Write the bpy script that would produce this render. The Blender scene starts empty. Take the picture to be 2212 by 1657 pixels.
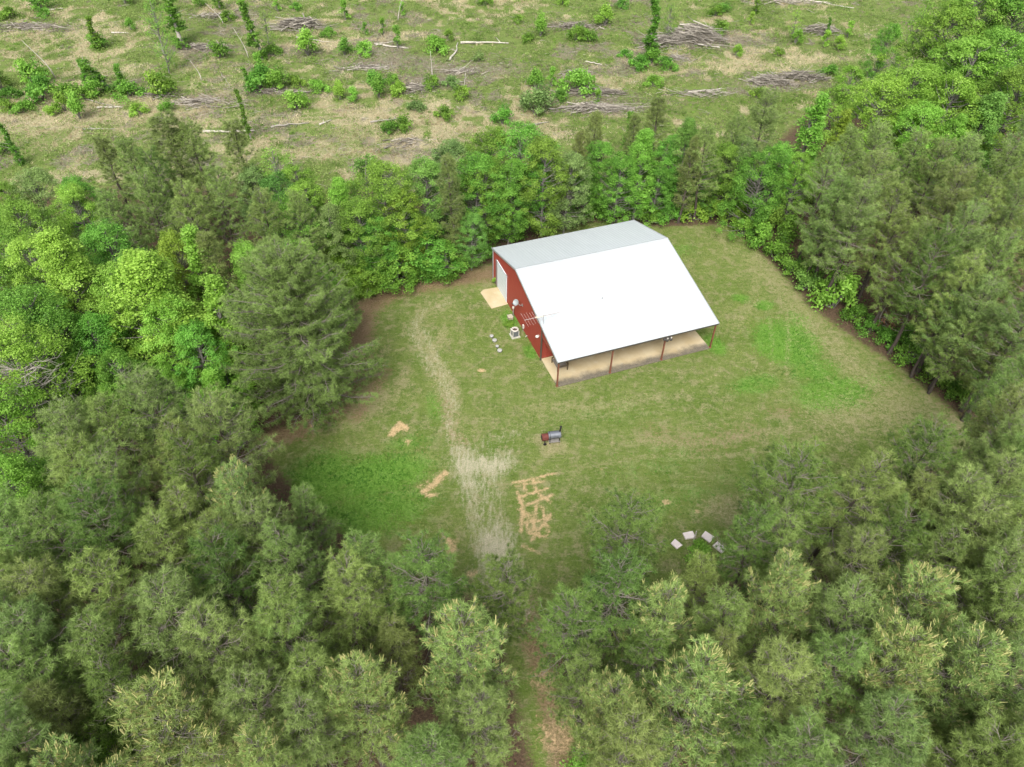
import bpy, bmesh, math, random
import numpy as np
from mathutils import Vector, Matrix, Euler

rad = math.radians
scene = bpy.context.scene
COL = scene.collection
random.seed(4)
RNG = np.random.default_rng(4)

# ------------------------------------------------------------------ camera
PITCH, ROLL, CAMH, FPX = 0.7714, 0.0172, 44.988, 1598.5      # focal length in units of a 2212 px wide picture
cam_data = bpy.data.cameras.new("camera")
cam = bpy.data.objects.new("camera", cam_data)
COL.objects.link(cam)
cam.matrix_world = (Matrix.Translation((0, 0, CAMH)) @ Matrix.Rotation(math.pi / 2 - PITCH, 4, 'X')
                    @ Matrix.Rotation(ROLL, 4, 'Z'))
cam_data.sensor_width = 36
cam_data.lens = 36 * FPX / 2212
cam_data.clip_end = 3000
cam_data.clip_start = 0.5
scene.camera = cam


def at(px, py, h=0.0):
    """ground-plan position (x, y) of what the survey picture shows at (px, py) when it stands h metres high"""
    u, v = px - 1106.0, py - 828.5
    c, s = math.cos(ROLL), math.sin(ROLL)
    u, v = u * c + v * s, -u * s + v * c
    cp, sp = math.cos(PITCH), math.sin(PITCH)
    d = (u, FPX * cp - v * sp, -FPX * sp - v * cp)
    t = (h - CAMH) / d[2]
    return d[0] * t, d[1] * t


# ------------------------------------------------------------------ object helpers
def tag(o, label=None, cat=None, group=None, kind=None):
    if label: o["label"] = label
    if cat: o["category"] = cat
    if group: o["group"] = group
    if kind: o["kind"] = kind
    return o


def new(name, mesh, parent=None):
    o = bpy.data.objects.new(name, mesh)
    COL.objects.link(o)
    if parent is not None: o.parent = parent
    return o


def empty(name, loc, rz=0.0):
    o = bpy.data.objects.new(name, None)
    COL.objects.link(o)
    o.location = loc
    o.rotation_euler = (0, 0, rz)
    o.empty_display_size = 0.2
    return o


def mesh_np(name, V, F, mats, midx=None, attrs=None, smooth=False):
    """V (n,3), F (m,k) with k = 3 or 4"""
    V = np.asarray(V, np.float32); F = np.asarray(F, np.int32)
    me = bpy.data.meshes.new(name)
    n, (m, k) = len(V), F.shape
    me.vertices.add(n); me.vertices.foreach_set("co", V.ravel())
    me.loops.add(m * k); me.loops.foreach_set("vertex_index", F.ravel())
    me.polygons.add(m)
    me.polygons.foreach_set("loop_start", np.arange(0, m * k, k, dtype=np.int32))
    if midx is not None: me.polygons.foreach_set("material_index", np.asarray(midx, np.int32))
    if smooth: me.polygons.foreach_set("use_smooth", np.ones(m, bool))
    for mt in mats: me.materials.append(mt)
    for an, arr in (attrs or {}).items():
        arr = np.asarray(arr, np.float32)
        if arr.ndim == 1:
            a = me.attributes.new(an, 'FLOAT', 'POINT'); a.data.foreach_set("value", arr)
        else:
            a = me.attributes.new(an, 'FLOAT_COLOR', 'POINT'); a.data.foreach_set("color", arr.ravel())
    me.update(calc_edges=True)
    return me


class MB:
    """collects boxes, bars, tubes and lathes into one mesh"""
    def __init__(s): s.v, s.f = [], []
    def add(s, vs, fs):
        k = len(s.v); s.v += [tuple(p) for p in vs]; s.f += [tuple(i + k for i in f) for f in fs]
        return s
    def box(s, x0, y0, z0, x1, y1, z1):
        return s.add([(x0, y0, z0), (x1, y0, z0), (x1, y1, z0), (x0, y1, z0), (x0, y0, z1), (x1, y0, z1), (x1, y1, z1), (x0, y1, z1)],
                     [(0, 3, 2, 1), (4, 5, 6, 7), (0, 1, 5, 4), (1, 2, 6, 5), (2, 3, 7, 6), (3, 0, 4, 7)])
    def bar(s, p, q, w, h, up=(0, 0, 1)):
        p, q = Vector(p), Vector(q); d = (q - p).normalized(); u = Vector(up)
        r = d.cross(u)
        if r.length < 1e-4: r = d.cross(Vector((1, 0, 0)))
        r.normalize(); u = r.cross(d)
        vs = []
        for e in (p, q):
            for a, b in ((-1, -1), (1, -1), (1, 1), (-1, 1)): vs.append(e + r * a * w / 2 + u * b * h / 2)
        return s.add(vs, [(3, 2, 1, 0), (4, 5, 6, 7), (0, 1, 5, 4), (1, 2, 6, 5), (2, 3, 7, 6), (3, 0, 4, 7)])
    def tube(s, pts, rr, n=10, caps=True):
        pts = [Vector(p) for p in pts]
        if not hasattr(rr, '__len__'): rr = [rr] * len(pts)
        base = len(s.v)
        for i, p in enumerate(pts):
            d = (pts[min(i + 1, len(pts) - 1)] - pts[max(i - 1, 0)]).normalized()
            x = d.orthogonal().normalized() if abs(d.z) < .95 else Vector((1, 0, 0))
            x = (x - d * x.dot(d)).normalized(); y = d.cross(x)
            for k in range(n):
                t = 2 * math.pi * k / n
                s.v.append(tuple(p + (x * math.cos(t) + y * math.sin(t)) * rr[i]))
        for i in range(len(pts) - 1):
            for k in range(n):
                a, b = base + i * n + k, base + i * n + (k + 1) % n
                s.f.append((a, b, b + n, a + n))
        if caps:
            s.f.append(tuple(base + k for k in range(n))[::-1])
            s.f.append(tuple(base + (len(pts) - 1) * n + k for k in range(n)))
        return s
    def lathe(s, prof, n=24, axis=None):
        base = len(s.v)
        M = axis or Matrix.Identity(4)
        for r, z in prof:
            for k in range(n):
                t = 2 * math.pi * k / n
                s.v.append(tuple(M @ Vector((r * math.cos(t), r * math.sin(t), z))))
        for i in range(len(prof) - 1):
            for k in range(n):
                a, b = base + i * n + k, base + i * n + (k + 1) % n
                s.f.append((a, b, b + n, a + n))
        return s
    def obj(s, name, mat, parent=None, smooth=False, bevel=0.0):
        me = bpy.data.meshes.new(name)
        me.from_pydata(s.v, [], s.f)
        me.materials.append(mat)
        bm = bmesh.new(); bm.from_mesh(me)
        bmesh.ops.recalc_face_normals(bm, faces=bm.faces)
        bm.to_mesh(me); bm.free()
        if smooth:
            me.polygons.foreach_set("use_smooth", np.ones(len(me.polygons), bool))
        o = new(name, me, parent)
        if bevel:
            b = o.modifiers.new("bevel", 'BEVEL'); b.width = bevel; b.segments = 2
        return o


# ------------------------------------------------------------------ materials
class NT:
    def __init__(s, name):
        s.m = bpy.data.materials.new(name); s.m.use_nodes = True
        s.t = s.m.node_tree; s.t.nodes.clear()
        s.out = s.n('ShaderNodeOutputMaterial')
    def n(s, t, **kw):
        x = s.t.nodes.new(t)
        for k, v in kw.items(): setattr(x, k, v)
        return x
    def set(s, sock, v):
        if isinstance(v, bpy.types.NodeSocket): s.t.links.new(v, sock)
        elif isinstance(v, tuple) and sock.type == 'RGBA' and len(v) == 3: sock.default_value = (*v, 1)
        else: sock.default_value = v
    def math(s, op, a, b=0.0, clamp=False):
        x = s.n('ShaderNodeMath', operation=op, use_clamp=clamp); s.set(x.inputs[0], a); s.set(x.inputs[1], b); return x.outputs[0]
    def mix(s, f, a, b, mode='MIX'):
        x = s.n('ShaderNodeMix', data_type='RGBA', blend_type=mode)
        s.set(x.inputs[0], f); s.set(x.inputs[6], a); s.set(x.inputs[7], b); return x.outputs[2]
    def noise(s, vec, scale, detail=4, rough=.55, dist=0.0):
        x = s.n('ShaderNodeTexNoise'); s.set(x.inputs['Vector'], vec)
        x.inputs['Scale'].default_value = scale; x.inputs['Detail'].default_value = detail
        x.inputs['Roughness'].default_value = rough; x.inputs['Distortion'].default_value = dist
        return x.outputs[0]
    def step(s, v, lo, hi):
        x = s.n('ShaderNodeMapRange', interpolation_type='SMOOTHSTEP')
        s.set(x.inputs[0], v); x.inputs[1].default_value = lo; x.inputs[2].default_value = hi
        return x.outputs[0]
    def attr(s, name):
        return s.n('ShaderNodeAttribute', attribute_name=name)
    def objco(s):
        return s.n('ShaderNodeTexCoord').outputs['Object']
    def pos(s):
        return s.n('ShaderNodeNewGeometry').outputs['Position']
    def bump(s, h, strength, dist):
        x = s.n('ShaderNodeBump'); s.set(x.inputs['Height'], h)
        x.inputs['Strength'].default_value = strength; x.inputs['Distance'].default_value = dist
        return x.outputs[0]
    def bsdf(s, color, rough=.7, metal=0.0, spec=.3, normal=None):
        x = s.n('ShaderNodeBsdfPrincipled')
        s.set(x.inputs['Base Color'], color); s.set(x.inputs['Roughness'], rough); s.set(x.inputs['Metallic'], metal)
        x.inputs['Specular IOR Level'].default_value = spec
        if normal is not None: s.set(x.inputs['Normal'], normal)
        s.t.links.new(x.outputs[0], s.out.inputs[0])
        return x


def plain(name, color, rough=.6, metal=0.0, spec=.3, vary=.15, scale=3.0, bump=0.0):
    t = NT(name); p = t.objco()
    n = t.noise(p, scale, 5)
    c = t.mix(n, tuple(v * (1 - vary) for v in color), tuple(min(1, v * (1 + vary)) for v in color))
    nm = t.bump(t.noise(p, scale * 8, 3), bump, .02) if bump else None
    t.bsdf(c, rough, metal, spec, nm)
    return t.m


def leafmat(name, dark, light, trans=.3, hue=.02, val=.2, rough=.55):
    """foliage: two leaf colours mixed by the leaf's own tint, each plant shifted a little"""
    t = NT(name)
    tint = t.attr("tint").outputs['Fac']
    c = t.mix(tint, dark, light)
    rnd = t.n('ShaderNodeObjectInfo').outputs['Random']
    h = t.n('ShaderNodeHueSaturation')
    t.set(h.inputs['Hue'], t.math('ADD', t.math('MULTIPLY', rnd, hue * 2), .5 - hue))
    r2 = t.math('FRACT', t.math('MULTIPLY', rnd, 17.31))
    t.set(h.inputs['Value'], t.math('ADD', t.math('MULTIPLY', r2, val * 2), 1 - val))
    t.set(h.inputs['Color'], c)
    c = h.outputs[0]
    p = t.n('ShaderNodeBsdfPrincipled')
    t.set(p.inputs['Base Color'], c); p.inputs['Roughness'].default_value = rough
    p.inputs['Specular IOR Level'].default_value = .25
    tr = t.n('ShaderNodeBsdfTranslucent'); t.set(tr.inputs[0], c)
    mx = t.n('ShaderNodeMixShader'); mx.inputs[0].default_value = trans
    t.t.links.new(p.outputs[0], mx.inputs[1]); t.t.links.new(tr.outputs[0], mx.inputs[2])
    t.t.links.new(mx.outputs[0], t.out.inputs[0])
    return t.m


M = {}
M['pine'] = leafmat('pine_needles', (.086, .140, .030), (.310, .430, .120), .44, .016, .14)
M['pine_dark'] = leafmat('dark_pine_needles', (.050, .098, .020), (.205, .318, .072), .44, .012, .12)
M['pine_grey'] = leafmat('grey_green_pine_needles', (.092, .142, .036), (.312, .415, .128), .44, .016, .14)
M['pine_brown'] = leafmat('brownish_pine_needles', (.086, .116, .032), (.255, .320, .094), .44, .012, .10)
M['pine_light'] = leafmat('light_pine_needles', (.100, .162, .038), (.340, .470, .142), .44, .012, .10)
M['shoot'] = leafmat('pale_pine_shoots', (.26, .28, .09), (.42, .40, .17), .2, .01, .1)
M['leaf'] = leafmat('green_leaves', (.068, .170, .018), (.240, .440, .066), .48, .020, .16)
M['leaf_bright'] = leafmat('bright_green_leaves', (.120, .260, .022), (.330, .560, .095), .50, .014, .12)
M['leaf_yellow'] = leafmat('yellow_green_leaves', (.110, .205, .016), (.310, .450, .060), .48, .014, .12)
M['leaf_blue'] = leafmat('blue_green_leaves', (.058, .150, .022), (.205, .400, .080), .46, .012, .12)
M['leaf_grey'] = leafmat('grey_green_leaves', (.088, .155, .038), (.260, .380, .120), .46, .012, .12)
M['vine'] = leafmat('vine_leaves', (.055, .135, .014), (.185, .360, .048), .45, .014, .15)
M['dead_needle'] = leafmat('dead_red_needles', (.15, .06, .03), (.28, .13, .07), .2, .01, .1)
M['bark'] = plain('pine_bark', (.055, .044, .036), .9, vary=.4, scale=4, bump=.5)
M['twig'] = plain('pine_twig_bark', (.165, .145, .125), .9, vary=.3, scale=2)
M['bark_grey'] = plain('grey_bark', (.15, .14, .125), .9, vary=.35, scale=3, bump=.4)
M['dead'] = plain('weathered_dead_wood', (.24, .22, .19), .9, vary=.3, scale=1.5, bump=.3)
M['deadpale'] = plain('pale_bleached_log', (.37, .34, .295), .9, vary=.25, scale=1.5, bump=.3)


def stick_mat():
    t = NT('brush_sticks')
    c = t.mix(t.attr('tint').outputs['Fac'], (.088, .076, .062), (.35, .32, .27))
    t.bsdf(c, .9)
    return t.m


M['stick'] = stick_mat()

# ------------------------------------------------------------------ ground masks (plan coordinates)
def seg_dist(X, Y, pts):
    d = np.full(X.shape, 1e9)
    for (x0, y0), (x1, y1) in zip(pts[:-1], pts[1:]):
        dx, dy = x1 - x0, y1 - y0
        t = np.clip(((X - x0) * dx + (Y - y0) * dy) / (dx * dx + dy * dy + 1e-9), 0, 1)
        d = np.minimum(d, np.hypot(X - x0 - t * dx, Y - y0 - t * dy))
    return d


def inside(X, Y, pts):
    r = np.zeros(X.shape, bool)
    n = len(pts)
    for i in range(n):
        (x0, y0), (x1, y1) = pts[i], pts[(i + 1) % n]
        c = ((y0 > Y) != (y1 > Y)) & (X < (x1 - x0) * (Y - y0) / (y1 - y0 + 1e-12) + x0)
        r ^= c
    return r


def P(*a): return [at(*p) for p in a]
def sm(v, lo, hi):
    t = np.clip((v - lo) / (hi - lo), 0, 1); return t * t * (3 - 2 * t)
def band(X, Y, pts, w, soft): return 1 - sm(seg_dist(X, Y, pts), w - soft, w + soft)
def poly(X, Y, pts, soft):
    d = seg_dist(X, Y, pts + pts[:1]); i = inside(X, Y, pts)
    return sm(np.where(i, d, -d), -soft, soft)
def blob(X, Y, c, rx, ry, rot=0.0, soft=.5):
    dx, dy = X - c[0], Y - c[1]; cr, sr = math.cos(rot), math.sin(rot)
    d = np.hypot((dx * cr + dy * sr) / rx, (-dx * sr + dy * cr) / ry)
    return 1 - sm(d, 1 - soft, 1 + soft)


def vnoise(X, Y, cell, seed):
    r = np.random.default_rng(seed); T = r.random((256, 256))
    x, y = X / cell, Y / cell
    i, j = np.floor(x).astype(int), np.floor(y).astype(int)
    fx, fy = x - i, y - j
    fx, fy = fx * fx * (3 - 2 * fx), fy * fy * (3 - 2 * fy)
    g = lambda a, b: T[a % 256, b % 256]
    return (g(i, j) * (1 - fx) + g(i + 1, j) * fx) * (1 - fy) + (g(i, j + 1) * (1 - fx) + g(i + 1, j + 1) * fx) * fy


CLEARING = P((765, 640), (850, 607), (1000, 580), (1100, 565), (1200, 500), (1300, 478), (1430, 492), (1570, 485), (1640, 545), (1700, 600),
             (1750, 665), (1850, 735), (1950, 800), (2040, 875), (2130, 940), (2080, 985), (2000, 1010), (1900, 1130), (1800, 1200),
             (1650, 1250), (1450, 1270), (1290, 1300), (1215, 1340), (1185, 1420), (1240, 1560), (1270, 1700), (1170, 1700), (1130, 1560), (1090, 1400), (1020, 1290),
             (900, 1230), (780, 1180), (680, 1100), (600, 1010), (560, 945), (640, 915), (720, 870), (740, 780))


def masks(X, Y):
    k = {}
    clear = poly(X, Y, CLEARING, 1.2)
    cut = sm(Y + 4 * (vnoise(X, Y, 9, 3) - .5) - .02 * X, 76, 80)
    cut *= 1 - poly(X, Y, P((1960, 215), (1750, 235), (1650, 330), (2500, 330), (2500, 215)), 2)
    k['litter'] = np.clip(1 - clear - cut, 0, 1)
    k['cut'] = cut
    tan = .62 * band(X, Y, P((1640, 560), (1740, 690), (1840, 790), (1950, 870), (2050, 930), (2120, 960)), 2.0, 2.0)
    tan = np.maximum(tan, .55 * band(X, Y, P((1690, 560), (1760, 690), (1830, 790)), .35, .4))
    tan = np.maximum(tan, .6 * band(X, Y, P((1800, 900), (1950, 880), (2060, 910)), 3.0, 3.0))
    tan = np.maximum(tan, .75 * band(X, Y, P((770, 660), (752, 760), (738, 830), (760, 870), (800, 860)), 2.0, 1.6))
    tan = np.maximum(tan, .6 * band(X, Y, P((690, 930), (770, 915), (850, 860), (880, 800)), .8, .9))
    tan = np.maximum(tan, .65 * band(X, Y, P((1380, 950), (1500, 960), (1620, 940), (1720, 925)), .7, .8))
    tan = np.maximum(tan, .6 * band(X, Y, P((1150, 880), (1280, 880), (1420, 860)), .7, .9))
    tan = np.maximum(tan, .5 * band(X, Y, P((1590, 700), (1640, 640), (1620, 560), (1540, 510)), .8, .9))
    tan = np.maximum(tan, .6 * band(X, Y, P((1700, 650), (1702, 730), (1700, 810)), .3, .35))
    tan = np.maximum(tan, .5 * band(X, Y, P((1660, 660), (1668, 740), (1665, 810)), .3, .35))
    tan = np.maximum(tan, .8 * band(X, Y, P((1165, 950), (1210, 965), (1180, 975)), .7, .5))
    tan = np.maximum(tan, .7 * blob(X, Y, at(1590, 1100), 3.0, 1.6))
    tan = np.maximum(tan, .9 * blob(X, Y, at(1960, 1000), 2.0, 1.0))
    tan = np.maximum(tan, .7 * band(X, Y, P((960, 720), (930, 760), (955, 800), (985, 850)), .7, .7))
    tan = np.maximum(tan, .6 * band(X, Y, P((895, 690), (910, 660), (960, 650)), .5, .6))
    for ln, wd, am in ((((1090, 870), (1180, 905), (1300, 900), (1450, 860), (1560, 800)), .45, .4), (((1040, 900), (1090, 930), (1180, 920), (1290, 880)), .35, .4),
                       (((1250, 1010), (1400, 985), (1560, 985), (1750, 960), (1900, 915)), .4, .5), (((1300, 965), (1450, 940), (1600, 900), (1700, 840)), .5, .35),
                       (((1620, 520), (1700, 620), (1760, 720), (1850, 800), (1960, 880)), .35, .5), (((1560, 540), (1640, 640), (1720, 740), (1800, 830), (1900, 900)), .35, .4),
                       (((1005, 945), (1060, 900), (1040, 830), (1000, 760), (1000, 690)), .4, .35), (((640, 985), (760, 960), (860, 975)), .4, .35), (((1210, 1020), (1300, 1080), (1380, 1090)), .6, .4)):
        tan = np.maximum(tan, am * band(X, Y, P(*ln), wd, wd * .9))
    k['tan'] = tan
    brown = 1.0 * band(X, Y, P((560, 950), (650, 922), (735, 875), (765, 790), (785, 668), (850, 628), (960, 606), (1062, 590)), 1.5, 1.5)
    brown = np.maximum(brown, .75 * band(X, Y, P((770, 900), (800, 850), (830, 800)), .9, 1.0))
    brown = np.maximum(brown, .6 * band(X, Y, P((1440, 488), (1580, 484), (1650, 545), (1750, 668), (1870, 750), (2000, 850), (2120, 930)), .6, 1.5))
    brown = np.maximum(brown, .5 * blob(X, Y, at(1690, 890), 2.0, 1.0, 0, .8))
    brown = np.maximum(brown, .45 * band(X, Y, P((1400, 930), (1520, 960), (1620, 930)), 1.6, 1.6))
    brown = np.maximum(brown, .5 * band(X, Y, P((960, 860), (975, 930), (1000, 960)), .8, .8))
    brown = np.maximum(brown, .9 * band(X, Y, P((1120, 1290), (1150, 1370), (1180, 1460), (1205, 1580), (1225, 1700)), 1.0, .9))
    k['brown'] = brown
    gravel = .98 * poly(X, Y, P((972, 968), (1000, 945), (1040, 975), (1105, 972), (1112, 1000), (1080, 1035), (1085, 1100), (1108, 1150),
                          (1126, 1235), (1150, 1330), (1105, 1330), (1040, 1240), (1020, 1150), (1000, 1060), (978, 1010)), 1.25)
    gravel *= 1 - .45 * band(X, Y, P((1035, 1030), (1050, 1130)), .7, 1.0)
    gravel *= 1 - .55 * blob(X, Y, at(1048, 958), 2.4, 1.5, 0, .8)
    gravel *= 1 - .35 * blob(X, Y, at(1070, 1090), 1.5, 2.5, 0, .8)
    gravel = np.maximum(gravel, .50 * band(X, Y, P((985, 960), (968, 925), (975, 870), (955, 820), (915, 770), (893, 720), (900, 690)), .6, .9))
    tan = k['tan'] = np.maximum(k['tan'], .62 * band(X, Y, P((985, 950), (972, 880), (950, 810), (920, 755), (900, 710), (915, 675), (970, 655)), 1.0, 1.0))
    gravel = np.maximum(gravel, .52 * band(X, Y, P((985, 880), (968, 820), (935, 760), (915, 715)), .5, .8))
    gravel = np.maximum(gravel, .42 * band(X, Y, P((1035, 960), (1110, 935)), .6, .8))
    gravel = np.maximum(gravel, .4 * band(X, Y, P((900, 690), (920, 668), (965, 655)), .35, .5))
    k['gravel'] = gravel
    sand = poly(X, Y, P((835, 942), (850, 920), (862, 908), (886, 922), (882, 932), (865, 930), (850, 944)), .18)
    sand = np.maximum(sand, .8 * poly(X, Y, P((868, 945), (890, 950), (882, 965)), .3))
    sand = np.maximum(sand, band(X, Y, P((915, 1062), (935, 1048), (962, 1020)), .28, .25))
    sand = np.maximum(sand, .9 * band(X, Y, P((915, 1062), (925, 1070), (942, 1068)), .2, .2))
    sand = np.maximum(sand, .5 * poly(X, Y, P((895, 1050), (960, 1012), (962, 1035), (930, 1072)), .5))
    sand = np.maximum(sand, .85 * poly(X, Y, P((955, 1155), (990, 1165), (985, 1200), (965, 1195)), .3))
    sand = np.maximum(sand, .22 * band(X, Y, P((890, 965), (930, 985), (960, 1010)), .25, .3))
    for ln in (((1118, 1062), (1142, 1150)), ((1150, 1035), (1160, 1065), (1190, 1085)), ((1118, 1075), (1182, 1055)), ((1130, 1095), (1190, 1070)),
               ((1160, 1090), (1150, 1150)), ((1190, 1110), (1150, 1165)), ((1120, 1100), (1150, 1115)), ((1128, 1130), (1190, 1120)),
               ((1170, 1095), (1185, 1150)), ((1115, 1050), (1140, 1045), (1175, 1040)), ((1135, 1060), (1130, 1040)), ((1140, 1150), (1180, 1160)),
               ((1128, 1080), (1125, 1150)), ((1145, 1120), (1165, 1160))):
        sand = np.maximum(sand, .95 * band(X, Y, P(*ln), .14, .16))
    sand = np.maximum(sand, .22 * poly(X, Y, P((1118, 1055), (1180, 1050), (1192, 1120), (1175, 1165), (1140, 1155)), .5))
    sand = np.maximum(sand, .9 * band(X, Y, P((1108, 1043), (1150, 1035), (1200, 1022)), .14, .12))
    sand = np.maximum(sand, .7 * band(X, Y, P((1130, 1180), (1165, 1195)), .15, .15))
    for c, r in (((1040, 800), .3), ((1440, 1084), .25), ((1300, 1013), .12), ((1505, 1104), .15), ((682, 920), .35), ((1040, 1310), .5), ((1100, 1270), .5),
                 ((1100, 1305), .4), ((1042, 1325), .6), ((1190, 1340), .45), ((1210, 1590), 1.1), ((1180, 1470), .8), ((1020, 1240), .35)):
        sand = np.maximum(sand, (.9 if c[1] < 1200 else .6) * blob(X, Y, at(*c), r * 1.3, r, 0, .5 if c[1] < 1200 else .9))
    k['sand'] = sand
    lush = blob(X, Y, at(1700, 740), 3.2, 3.4)
    for c, rx, ry, s in (((1800, 850), 3.6, 2.2, .9), ((1650, 660), 1.0, .8, 1), ((1600, 645), 1.0, .8, .8), ((1630, 830), 2.8, 1.3, .7),
                         ((1760, 800), 2.5, 1.6, .8), ((1725, 690), 1.2, 1.5, .6), ((1900, 820), 2, 1, .5), ((1545, 745), .9, 1.6, .9), ((810, 1030), 4.5, 2.2, 1),
                         ((700, 1040), 3.0, 3.2, .9), ((880, 960), 2.2, 1.0, .6), ((780, 1110), 5.5, 2.6, .85), ((1100, 690), .8, 1.5, .9),
                         ((1145, 760), .6, 1.1, .9), ((1400, 515), 1.5, .8, .5), ((1130, 650), .5, .7, .7), ((1470, 540), 2, 1.6, .5), ((1420, 1000), 6, 2, .35), ((1300, 900), 6, 2.2, .3),
                         ((1440, 1090), 7, 1.6, .45), ((1650, 1010), 6, .9, .4), ((940, 880), 1.0, 2.0, .6)):
        lush = np.maximum(lush, s * blob(X, Y, at(*c), rx, ry, .3, .7))
    k['lush'] = lush
    # recently logged field: straw patches and grey brush litter
    s1 = vnoise(X, Y, 11, 5) * .6 + vnoise(X, Y, 4.5, 6) * .4
    near = np.exp(-((Y - 92 + .05 * X) / 13) ** 2)
    s1 = .6 * s1 + .4 * vnoise(X, Y, 1.7, 7)
    straw = .9 * sm(s1 + .07 * near - .0022 * X * near, .52, .72)
    for c, rx, ry in (((280, 150), 9, 2.5), ((60, 300), 9, 5), ((200, 260), 14, 3), ((460, 190), 9, 4), ((700, 330), 9, 3), ((770, 290), 9, 4), ((430, 150), 7, 3),
                      ((690, 70), 8, 2.5), ((1130, 280), 8, 4), ((1590, 140), 14, 2), ((2000, 150), 8, 14), ((1360, 175), 9, 2), ((380, 250), 10, 3)):
        straw = np.maximum(straw, (.85 * blob(X, Y, at(*c), rx, ry, 0, .9) * (.2 + 1.3 * s1)).clip(0, 1))
    for ln, wd, am in ((((-300, 290), (0, 275), (300, 263), (560, 256), (830, 246), (1100, 238)), .5, .75), (((-300, 278), (0, 264), (300, 253), (560, 246), (830, 237), (1100, 229)), .5, .6),
                       (((1380, 165), (1560, 150), (1720, 138), (1900, 122)), 1.3, .8), (((1100, 238), (1250, 222), (1400, 170)), .5, .4)):
        straw = np.maximum(straw, am * band(X, Y, P(*ln), wd, wd))
    k['straw'] = straw * cut
    s2 = vnoise(X, Y, 12, 8) * .35 + vnoise(X, Y, 3.5, 9) * .35 + vnoise(X, Y, 1.5, 10) * .3
    br = sm(s2, .56, .68) * .8
    for c, rx, ry in (((445, 105), 7, 3), ((60, 60), 12, 3.5), ((500, 30), 8, 3), ((1000, 150), 12, 4), ((640, 110), 8, 3), ((850, 135), 12, 4), ((900, 180), 8, 3),
                      ((1240, 55), 9, 3), ((1560, 90), 10, 4), ((1700, 185), 12, 2), ((1290, 225), 11, 4), ((450, 215), 7, 2.5), ((560, 195), 8, 2)):
        br = np.maximum(br, blob(X, Y, at(*c), rx, ry, 0, .8) * (.3 + 1.1 * s2))
    k['brush'] = br * cut
    return k


def ground_z(X, Y):
    a = sm(Y, 78, 95)
    return a * (.5 * (vnoise(X, Y, 14, 21) - .5) + .25 * (vnoise(X, Y, 4, 22) - .5))


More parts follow.
